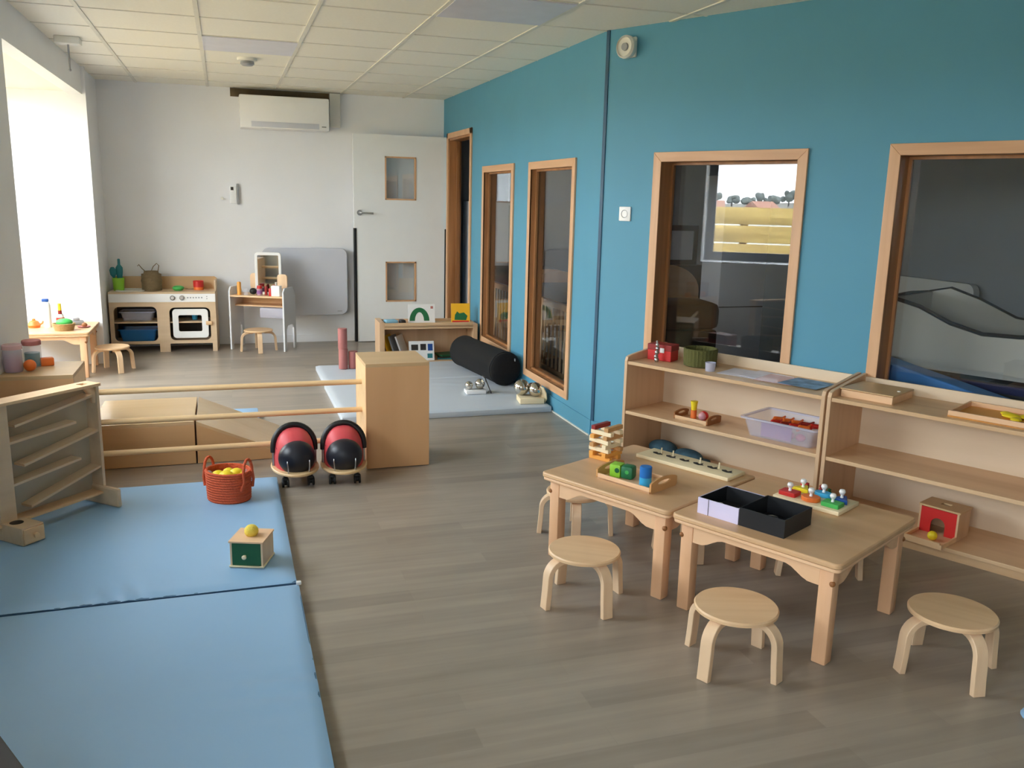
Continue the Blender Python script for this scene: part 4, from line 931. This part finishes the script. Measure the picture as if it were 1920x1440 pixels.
# toys on the left post
PZ = .5745
for i, (x, y, m, l) in enumerate(((-.985, 4.60, 'pinkclear', 'frosted jar with pink lid nearest the left edge on the post'), (-.925, 4.72, 'blueclear', 'frosted jar with reddish top beside the left wall on the post'))):
    t = thing('frosted_jar', l, 'jar', (x, y, PZ), 0, 'jars on the left post')
    MB().lathe([(0, 0), (.038, 0), (.041, .01), (.041, .10), (.037, .108), (0, .108)]).build('body', MAT['milky' if i == 0 else 'clear'], t)
    MB().lathe([(0, .004), (.034, .004), (.034, .07), (0, .07)]).build('contents', MAT['pink' if i == 0 else 'teal'], t)
    MB().lathe([(.0, .109), (.043, .109), (.043, .128), (.04, .132), (0, .132)]).build('lid', MAT['pinkclear' if i == 0 else 'redfoam'], t)
one('orange_ball', MB().ball((0, 0, .028), .028), MAT['orange'], 'small orange ball in front of the jars on the left post', 'ball', (-.915, 4.60, PZ))
one('orange_block', MB().box((0, 0, .02), (.06, .04, .04), .006), MAT['orange'], 'orange block behind the orange ball on the left post', 'toy', (-.865, 4.735, PZ), .3)

# ================================================================== pale mat, bolster, reading shelf
vinyl_mat('folding_mat', .672, 2.10, 6.553, 7.27, 0, .052, 'mat_white', 'mat_white', 'rear half of the pale folding mat, under the red tubes', 'halves of the pale folding mat', ((.3, .05, .3, .1, 30, .003, 1.5),))
vinyl_mat('folding_mat', .665, 2.10, 5.475, 6.545, 0, .052, 'mat_white', 'mat_white', 'front half of the pale folding mat, under the silver balls', 'halves of the pale folding mat', ((.1, .3, .3, .08, 40, .003, 1.2),))
WZ = .0495
one('foam_tube', MB().lathe([(0, 0), (.036, 0), (.037, .002), (.037, .163), (.036, .165), (0, .165)]), MAT['redfoam'], 'dusty red tube at the bottom of the tall stack on the pale mat', 'tube', (.875, 7.06, WZ+.001), 0, 'dusty red tubes')
one('foam_tube', MB().lathe([(0, 0), (.036, 0), (.037, .002), (.037, .163), (.036, .165), (0, .165)]), MAT['redfoam'], 'dusty red tube on top of the tall stack', 'tube', (.872, 7.062, WZ+.1665), 0, 'dusty red tubes')
one('foam_tube', MB().lathe([(0, 0), (.036, 0), (.037, .002), (.037, .138), (.036, .14), (0, .14)]), MAT['redfoam'], 'single dusty red tube right of the tall stack', 'tube', (.955, 7.07, WZ+.001), 0, 'dusty red tubes')
v0 = Vector((1.875, 6.98, .185)); v1 = Vector((1.972, 6.16, .185)); d_ = (v1-v0).normalized()
prof = []
Lb = (v1-v0).length; rb = .128
for i in range(9): a = PI/2*i/8; prof.append((rb*math.sin(a)*.999 if i else 0, -.05*math.cos(a)))
for i in range(9): a = PI/2*(8-i)/8; prof.append((rb*math.sin(a) if i < 8 else 0, Lb+.05*math.cos(a)))
t = thing('bolster_cushion', 'long black bolster cushion lying on the pale mat by the blue wall', 'cushion', (v0.x, v0.y, WZ))
q = Matrix.Translation((0, 0, rb+.002)) @ d_.to_track_quat('Z', 'Y').to_matrix().to_4x4()
mb = MB(); mb.lathe(prof, n=36, m=q); mb.build('cover', MAT['blackfab'], t)
for zz in (.0, Lb): MB().tube([q @ Vector((rb*1.003*math.cos(a), rb*1.003*math.sin(a), zz)) for a in [2*PI*i/36 for i in range(36)]], .0035, 6, True).build('piping', MAT['black'], t)
MB().box((0, 0, 0), (.006, .018, .02), .001).build('care_tag', MAT['greyp'], t, loc=q @ Vector((rb*.5, rb*.55, Lb+.042)))
def mirror_balls(c, rz, base_m, specs, L, D, H, nm, lab, grp, labs):
    one(nm, MB().bx(-L/2, L/2, -D/2, D/2, 0, H, .003), MAT[base_m], lab, 'tray', c, rz)
    for (x, y, r), l in zip(specs, labs):
        v = Matrix.Rotation(rz, 3, 'Z') @ Vector((x, y, 0)); one('silver_ball', MB().ball((0, 0, 0), r, n=28), MAT['chrome'], l, 'ball', (c[0]+v.x, c[1]+v.y, c[2]+H+r+.0005), 0, grp)
mirror_balls((1.683, 5.955, WZ+.001), R(-3), 'white', ((-.045, .005, .030), (.038, .012, .037)), .145, .10, .026, 'ball_tray', 'white tray with two silver balls in the middle of the pale mat', 'shiny silver balls on the pale mat',
             ('smaller silver ball on the left of the white tray', 'larger silver ball on the right of the white tray'))
t = thing('leaning_mirror', 'small dark framed mirror leaning beside the white tray', 'mirror', (1.795, 5.955, WZ+.002), R(-3))
mm = Matrix.Rotation(R(-20), 4, 'Y')
MB().box((0, 0, .065), (.006, .10, .13), .001, m=Matrix.Identity(4)).build('frame', MAT['dark'], t, smooth=False).rotation_euler = (0, R(-22), 0)
MB().box((-.004, 0, .065), (.002, .088, .116)).build('glass', MAT['mirror'], t, smooth=False).rotation_euler = (0, R(-22), 0)
mirror_balls((1.985, 5.60, WZ+.001), R(-8), 'cream', ((-.055, .045, .056), (.035, -.005, .050)), .17, .15, .038, 'ball_tray', 'cream wooden tray with big silver balls at the mat corner by the wall', 'shiny silver balls on the pale mat',
             ('large silver ball on the left of the cream tray', 'silver ball on the right of the cream tray'))
one('small_glass_ball', MB().ball((0, 0, 0), .036, n=24), plain('bronze_mirror', (150, 120, 100), .12, 1), 'bronze coloured shiny ball at the back of the cream tray', 'ball', (2.035, 5.71, WZ+.001+.0395+.036))
one('wooden_paddle', MB().prism([(-.035, 0), (.02, 0), (.045, .03), (.05, .075), (.035, .12), (.0, .125), (-.03, .09)], .008, Matrix.Rotation(R(18), 4, 'X') @ XZ), MAT['cream'], 'pale wooden paddle leaning behind the silver balls at the wall', 'paddle', (2.075, 5.575, WZ+.001), R(-62), smooth=False, bev=.002)

t = thing('reading_shelf', 'low wooden book shelf at the back edge of the pale mat', 'shelf', (1.645, 7.30, 0), R(-2))
MB().bx(-.43, -.385, 0, .30, .0, .385, .002).build('side_panel', MAT['shelf_z'], t, smooth=False); MB().bx(.39, .43, 0, .30, 0, .36, .002).build('side_panel', MAT['shelf_z'], t, smooth=False)
MB().bx(-.385, .39, 0, .295, .325, .355, .002).build('top_board', MAT['shelf'], t, smooth=False); MB().bx(-.385, .39, .0, .295, .01, .04, .002).build('bottom_board', MAT['shelf'], t, smooth=False)
MB().bx(-.385, .39, .28, .295, .04, .375).build('back_panel', MAT['shelf_z'], t, smooth=False); MB().bx(-.385, .39, 0, .012, .335, .378, .002).build('front_lip', MAT['shelf'], t, smooth=False)
def book(name, lab, loc, w_, h_, th_, m, rot, marks=(), grp=None, page=True):
    t = thing(name, lab, 'book', loc, 0, grp); t.rotation_euler = rot
    MB().bx(-w_/2, w_/2, -.0015, 0, 0, h_).bx(-w_/2, w_/2, th_, th_+.0015, 0, h_).bx(-w_/2, -w_/2+.002, 0, th_, 0, h_).build('cover', MAT[m], t, smooth=False)
    MB().bx(-w_/2+.003, w_/2-.003, 0.0002, th_-.0002, .002, h_-.003).build('pages', MAT['white'], t, smooth=False)
    for (pts, mm_) in marks: MB().prism(pts, .0006, Matrix.Translation((0, -.0016, 0)) @ XZ).build('cover_print', MAT[mm_], t, smooth=False)
    return t
SZ = .3555
arc = [(.088*math.cos(a)-.02, .02+.115*math.sin(a)) for a in [PI*i/16 for i in range(17)]]+[(.040*math.cos(a)-.02, .02+.075*math.sin(a)) for a in [PI*i/16 for i in range(16, -1, -1)]]
book('picture_book', 'white picture book with a green arched leaf shape standing on the reading shelf', (1.61, 7.445, SZ), .235, .165, .012, 'white', (R(-8), 0, R(-2)),
     ((arc, 'green'), ([(.080, .125), (.102, .125), (.102, .147), (.080, .147)], 'redfoam')), 'books on top of the reading shelf')
book('picture_book', 'yellow picture book with a dark green clump and red base on the reading shelf', (1.955, 7.42, SZ), .165, .17, .012, 'yellowp', (R(-8), 0, R(-6)),
     (([(-.075, 0), (.075, 0), (.075, .018), (-.075, .018)], 'red'), ([(-.055, .025), (.05, .022), (.062, .06), (.03, .09), (-.01, .082), (-.03, .1), (-.05, .07)], 'green')), 'books on top of the reading shelf')
one('folded_cloth', MB().box((0, 0, .018), (.11, .10, .036), .012), MAT['lightblue'], 'folded light blue cloth at the left end of the reading shelf', 'cloth', (1.335, 7.44, SZ), .1)
one('dark_pouch', MB().box((0, 0, .02), (.05, .08, .04), .014), MAT['dark'], 'small dark pouch between the blue cloth and the white book', 'pouch', (1.43, 7.41, SZ), .1)
BZ = .0405
for i, (x, m, a, l) in enumerate(((1.30, 'yellowp', 16, 'yellow edged book leaning at the left end inside the reading shelf'), (1.355, 'greyp', 18, 'grey book leaning second from the left inside the reading shelf'), (1.42, 'white', 20, 'white book leaning third from the left inside the reading shelf'))):
    b1 = book('storage_book', l, (x+.06, 7.45, BZ), .18, .22, .010, m, (0, 0, R(90)), (), 'books inside the reading shelf'); b1.rotation_euler = (R(-a), 0, R(62))
book('open_photo_book', 'white board book with small dark pictures at the front of the reading shelf', (1.59, 7.345, BZ), .22, .17, .014, 'white', (R(-14), 0, R(-4)),
     (([(-.09, .09), (-.03, .09), (-.03, .14), (-.09, .14)], 'dark'), ([(-.01, .09), (.04, .09), (.04, .145), (-.01, .145)], 'dark'), ([(.055, .085), (.098, .085), (.098, .145), (.055, .145)], 'dblue'), ([(.05, .02), (.095, .02), (.095, .06), (.05, .06)], 'teal')), None)
for i in range(3):
    one('flat_book', MB().bx(-.11, .11, -.08, .08, 0, .014, .001), MAT[['teal', 'dark', 'dgreen'][i]], ['teal book lowest in the flat pile on the reading shelf', 'dark book in the middle of the flat pile', 'dark green book on top of the flat pile'][i], 'book', (1.86, 7.43, BZ+i*.0145), .2*i-.2, 'flat pile of books', smooth=False)

# ================================================================== toy kitchen
KR = R(-3.2)
t = thing('toy_kitchen', 'wooden toy kitchen with white oven door against the back wall', 'toy kitchen', (-.56, 8.435, 0), KR)
W2 = .452; D2 = .30; HK = .53
oL = rrect(-W2+.035, -.055, .10, .415, .045, 5); oR = rrect(.05, W2-.05, .105, .405, .045, 5)
mb = MB()
def panel_with_hole(mb, x0, x1, z0, z1, hole, th):
    n = len(hole); cx = sum(p[0] for p in hole)/n; cz = sum(p[1] for p in hole)/n; out = []
    for (x, z) in hole:
        dx, dz = x-cx, z-cz; k = min(((x1-cx)/dx if dx > 0 else (x0-cx)/dx) if abs(dx) > 1e-6 else 9e9, ((z1-cz)/dz if dz > 0 else (z0-cz)/dz) if abs(dz) > 1e-6 else 9e9); out.append((cx+dx*k, cz+dz*k))
    mb.ring(out, hole, th, XZ)
    # fill the corners left by the radial projection
    for (X, Z_) in ((x0, z0), (x1, z0), (x1, z1), (x0, z1)):
        i = min(range(n), key=lambda i: (out[i][0]-X)**2+(out[i][1]-Z_)**2)
        for j in (i, i-1): 
            p, q_ = out[j], out[(j+1) % n]
            if abs(p[0]-q_[0]) > 1e-6 and abs(p[1]-q_[1]) > 1e-6: mb.prism([p, (X, Z_), q_], th, XZ)
panel_with_hole(mb, -W2, 0, .075, .455, oL, .016); panel_with_hole(mb, 0, W2, .075, .455, oR, .016)
for q_ in ((-W2, -W2+.05), (-.045, .045), (W2-.04, W2)): mb.bx(q_[0], q_[1], -.016, 0, 0, .0752)
mb.build('front_panel', MAT['kwood'], t, smooth=False)
MB().bx(-W2, W2, -.018, 0, .455, .53, .002).build('control_panel', MAT['white'], t, smooth=False)
for x in (.085, .165):
    MB().lathe([(0, 0), (.021, 0), (.021, .012), (.014, .018), (0, .018)], m=ax).build('control_knob', MAT['steel'], t, loc=(x, -.018, .495))
for i in range(6): MB().bx(-.006, .006, -.019, -.018, -.006, .006).build('button_mark', MAT['greyp'], t, loc=(.215+i*.024, 0, .495), smooth=False)
for z in (.485, .505): MB().bx(.375, .383, -.019, -.018, z-.004, z+.004).build('button_mark', MAT['greyp'], t, smooth=False)
for x in (-W2, W2-.016): MB().bx(x, x+.016, 0, D2, 0, .53).build('side_panel', MAT['kwood'], t, smooth=False)
MB().bx(-.008, .008, 0, D2-.01, .07, .53).build('divider', MAT['kwood'], t, smooth=False)
MB().bx(-W2, W2, -.02, D2, .53, .546, .002).build('worktop', MAT['kwood'], t, smooth=False); MB().prism([(-W2, 0), (W2, 0), (W2, .10), (W2-.02, .115), (-W2+.02, .115), (-W2, .10)], .014, Matrix.Translation((0, D2, .546)) @ XZ).build('splashback', MAT['post_top'], t, smooth=False)
MB().bx(W2-.014, W2, .12, D2-.014, .546, .64, .002).build('end_board', MAT['kwood'], t, smooth=False)
MB().bx(-W2+.016, W2-.016, D2-.012, D2, .02, .53).build('back_panel', MAT['dark'], t, smooth=False)
MB().bx(-W2+.016, -.008, .005, D2-.012, .262, .274).bx(.008, W2-.016, .005, D2-.012, .262, .274).build('inner_shelf', MAT['kwood'], t, smooth=False); MB().bx(-W2+.016, W2-.016, 0, D2-.012, .075, .09).build('bottom_board', MAT['kwood'], t, smooth=False)
sk = MB().ring(rrect(-.40, -.16, .03, .25, .03, 4), rrect(-.375, -.185, .055, .225, .03, 4), .010, Matrix.Translation((0, 0, .546))).bx(-.376, -.184, .054, .226, .5465, .548).build('sink', MAT['offwhite'], t)
od = MB().ring(rrect(.075, W2-.07, .125, .390, .03, 5), rrect(.125, W2-.125, .185, .335, .015, 5), .014, Matrix.Translation((0, -.003, 0)) @ XZ).build('oven_door', MAT['white'], t, bev=.002)
MB().bx(W2-.09, W2-.035, -.034, -.017, .245, .28, .004).build('door_catch', MAT['birch'], od)
open_bin('clear_toy_bin', 'clear plastic bin on the upper inner shelf of the toy kitchen', .28, .2, .085, (-.56-.225*math.cos(KR), 8.435+.15+.012, .2765), KR, 'clear', 'milky')
open_bin('blue_toy_bin', 'dark blue plastic bin in the lower left compartment of the toy kitchen', .32, .22, .11, (-.56-.225, 8.60, .0915), KR, 'blueclear', 'blueclear')
one('toy_cup', MB().lathe([(0, 0), (.022, 0), (.028, .05), (.025, .05), (.02, .004), (0, .004)]), MAT['cyan'], 'small light blue cup inside the oven of the toy kitchen', 'cup', (-.30, 8.55, .2752))
KZ = .5465
t = thing('utensil_pot', 'lime green pot with teal utensils at the left end of the toy kitchen', 'pot', (-.935, 8.60, KZ))
MB().lathe([(0, 0), (.045, 0), (.052, .115), (.048, .115), (.042, .005), (0, .005)]).build('pot', MAT['lime'], t)
MB().lathe([(0, 0), (.022, 0), (.024, .12), (.030, .16), (.030, .20), (.012, .225), (.011, .275), (0, .28)], n=20, sy=.6).build('utensil', MAT['teal'], t, loc=(.012, .01, .006))
MB().lathe([(0, 0), (.006, 0), (.007, .11), (.026, .14), (.028, .18), (.014, .205), (0, .208)], n=20, sy=.5).build('utensil', MAT['teal'], t, loc=(-.022, -.012, .006)).rotation_euler = (0, R(-6), 0)
t = rope_basket('seagrass_basket', 'round woven seagrass basket on the toy kitchen', (-.655, 8.585, KZ), 'wicker_d', .085, .085, .15, 1.0)
MB().lathe([(.086, .07), (.092, .09), (.086, .11), (.066, .15), (.062, .175), (.058, .175), (.06, .15)]).build('collar', MAT['wicker_d'], t)
MB().tube([(-.05, 0, .172), (-.075, -.01, .20), (-.10, -.01, .235), (-.11, -.01, .22)], .004, 6).build('handle', MAT['wicker_d'], t)
MB().tube([(.0, 0, .172), (.02, 0, .215), (.05, 0, .245), (.068, 0, .225), (.058, 0, .172)], .004, 6).build('handle', MAT['wicker_d'], t)
one('green_bowl', MB().lathe([(0, 0), (.035, 0), (.052, .018), (.05, .03), (.03, .042), (0, .045)]), MAT['lgreen'], 'small bright green covered bowl on the toy kitchen', 'bowl', (-.43, 8.56, KZ))
t = thing('toy_saucepan', 'red toy saucepan at the right end of the toy kitchen', 'saucepan', (-.255, 8.60, KZ))
MB().lathe([(0, 0), (.044, 0), (.044, .026), (0, .026)]).build('lower_band', MAT['orange'], t); MB().lathe([(0, .0265), (.046, .0265), (.046, .08), (.048, .083), (.043, .083), (.043, .03), (0, .03)]).build('pan', MAT['red'], t)

# ================================================================== vanity
VR = R(-25.5)
t = thing('toy_vanity', 'white and wooden toy vanity with mirror beside the toy kitchen', 'vanity', (.005, 8.455, 0), VR)
VW = .535; VD = .285
for x in (0, VW-.016):
    sp = [(0, 0), (.045, 0), (.055, .20), (.085, .235), (.20, .235), (.232, .20), (.24, 0), (VD, 0), (VD, .50), (VD-.06, .585), (.03, .585), (0, .55)]
    MB().prism(sp, .016, Matrix.Translation((x, 0, 0)) @ YZ()).build('side_panel', MAT['greywhite'], t, smooth=False, bev=.002)
MB().bx(.016, VW-.016, .0, VD, .495, .51, .001).build('desk_top', MAT['birch'], t, smooth=False); MB().bx(.016, VW-.016, .10, VD, .40, .412, .001).build('lower_shelf', MAT['birch'], t, smooth=False)
MB().bx(.016, VW-.016, VD-.012, VD, .40, .495).build('rear_rail', MAT['birch'], t, smooth=False)
MB().bx(.27, .50, .06, .24, .30, .395, .012).build('hanging_bin', MAT['milky'], t)
mr = MB().ring(rrect(-.12, .12, .50, .90, .03, 5), rrect(-.095, .095, .53, .872, .008, 5), .02, XZ).build('mirror_frame', MAT['white'], t, loc=(.31, .205, 0), rz=R(17), bev=.003)
MB().bx(-.1, .1, -.014, -.010, .525, .876).build('mirror_glass', MAT['mirror'], mr, smooth=False)
MB().prism(rrect(.12, .215, .555, .70, .03, 5), .014, Matrix.Translation((0, .235, 0)) @ XZ).build('left_wing', MAT['birch_z'], t); MB().prism(rrect(.405, .50, .57, .70, .025, 5), .014, Matrix.Translation((0, .19, 0)) @ XZ).build('right_wing', MAT['birch_z'], t)
MB().bx(.12, .50, .232, .246, .51, .56).build('mirror_foot', MAT['birch'], t, smooth=False)
def VP(x, y, z): v = Matrix.Rotation(VR, 3, 'Z') @ Vector((x, y, 0)); return (.005+v.x, 8.455+v.y, z)
VZ = .5105
one('wooden_cylinder', MB().lathe([(0, 0), (.018, 0), (.019, .11), (.014, .12), (0, .121)]), MAT['amber'], 'tall pale yellow wooden bottle at the left of the vanity top', 'bottle', VP(.085, .05, VZ))
one('glass_pot', MB().lathe([(0, 0), (.02, 0), (.021, .05), (.019, .055), (0, .055)]), MAT['clear'], 'clear little pot beside the pale yellow wooden bottle', 'pot', VP(.145, .06, VZ))
one('black_pouch', MB().ball((0, 0, .03), .03, (1.1, .8, 1)), MAT['blackcard'], 'black lump beside the mirror on the vanity top', 'pouch', VP(.19, .12, VZ))
t = thing('toy_can', 'pink and red printed toy can in front of the mirror', 'can', VP(.275, .07, VZ))
MB().lathe([(0, 0), (.025, 0), (.025, .062), (0, .062)]).build('body', MAT['pinkclear'], t); MB().lathe([(0, .0625), (.024, .0625), (.022, .09), (0, .092)]).build('lid', MAT['red'], t); MB().lathe([(.0253, .015), (.0256, .02), (.0256, .042), (.0253, .047)]).build('label_band', MAT['purple'], t)
one('red_brush', MB().lathe([(0, 0), (.014, 0), (.012, .035), (.016, .06), (.010, .085), (0, .088)]), MAT['dred'], 'dark red brush standing right of the toy can', 'brush', VP(.325, .10, VZ))
t = thing('toy_carton', 'white and red toy carton at the right of the vanity top', 'carton', VP(.435, .055, VZ), VR)
MB().bx(-.03, .05, -.03, .03, 0, .095, .002).build('body', MAT['white'], t); MB().bx(-.055, -.031, -.03, .01, 0, .07, .002).build('red_side', MAT['red'], t)

# ================================================================== alcove table things
AZ = TT
t = thing('toy_teapot', 'orange toy teapot at the left end of the alcove table', 'teapot', (-1.46, 7.62, AZ))
MB().lathe([(0, 0), (.04, 0), (.048, .02), (.03, .05), (.012, .058), (.012, .068), (0, .072)]).build('body', MAT['orange'], t); MB().tube([(.04, 0, .02), (.06, 0, .035), (.066, 0, .05)], .006, 8).build('spout', MAT['orange'], t)
t = thing('white_bottle', 'tall white toy bottle with a blue cap on the alcove table', 'bottle', (-1.36, 7.62, AZ))
MB().lathe([(0, 0), (.026, 0), (.027, .17), (.022, .19), (.012, .2), (0, .2)]).build('body', MAT['white'], t); MB().box((-.008, 0, .214), (.048, .026, .024), .005).build('cap', MAT['dblue'], t)
t = thing('squeeze_bottle', 'white and red toy bottle with a yellow neck on the alcove table', 'bottle', (-1.28, 7.68, AZ))
MB().lathe([(0, 0), (.028, 0), (.03, .06), (.022, .095), (0, .096)]).build('body', MAT['white'], t); MB().lathe([(.0285, .03), (.0315, .045), (.0315, .062), (.0285, .07)]).build('red_band', MAT['red'], t)
MB().lathe([(0, .0965), (.015, .0965), (.014, .125), (0, .125)]).build('red_collar', MAT['dred'], t); MB().lathe([(0, .1255), (.013, .1255), (.012, .18), (0, .182)]).build('neck', MAT['yellow'], t)
t = rope_basket('bread_basket', 'round straw bowl holding a green toy on the alcove table', (-1.22, 7.44, AZ), 'wicker', .083, .075, .055, .8)
one('green_toy_vegetable', MB().ball((0, 0, 0), .055, (1.1, .8, .55), 18), MAT['lgreen'], 'green toy vegetable lying in the straw bowl', 'toy food', (-1.215, 7.44, AZ+.062))
one('grey_toy_car', MB().box((0, 0, .018), (.10, .05, .036), .014).box((-.005, 0, .045), (.05, .04, .024), .010), MAT['greyp'], 'grey toy vehicle at the back of the alcove table', 'toy', (-1.17, 7.74, AZ), .2)
t = thing('toy_plate', 'pink plate with a brown toy cake at the right of the alcove table', 'plate', (-1.10, 7.58, AZ))
MB().lathe([(0, 0), (.035, 0), (.05, .008), (.048, .010), (.034, .003), (0, .003)]).build('plate', MAT['redfoam'], t)
one('toy_cake', MB().ball((0, 0, .015), .02, (1.1, .8, .9), 14), MAT['brownw'], 'small brown toy cake on the pink plate', 'toy food', (-1.095, 7.58, AZ+.0035))
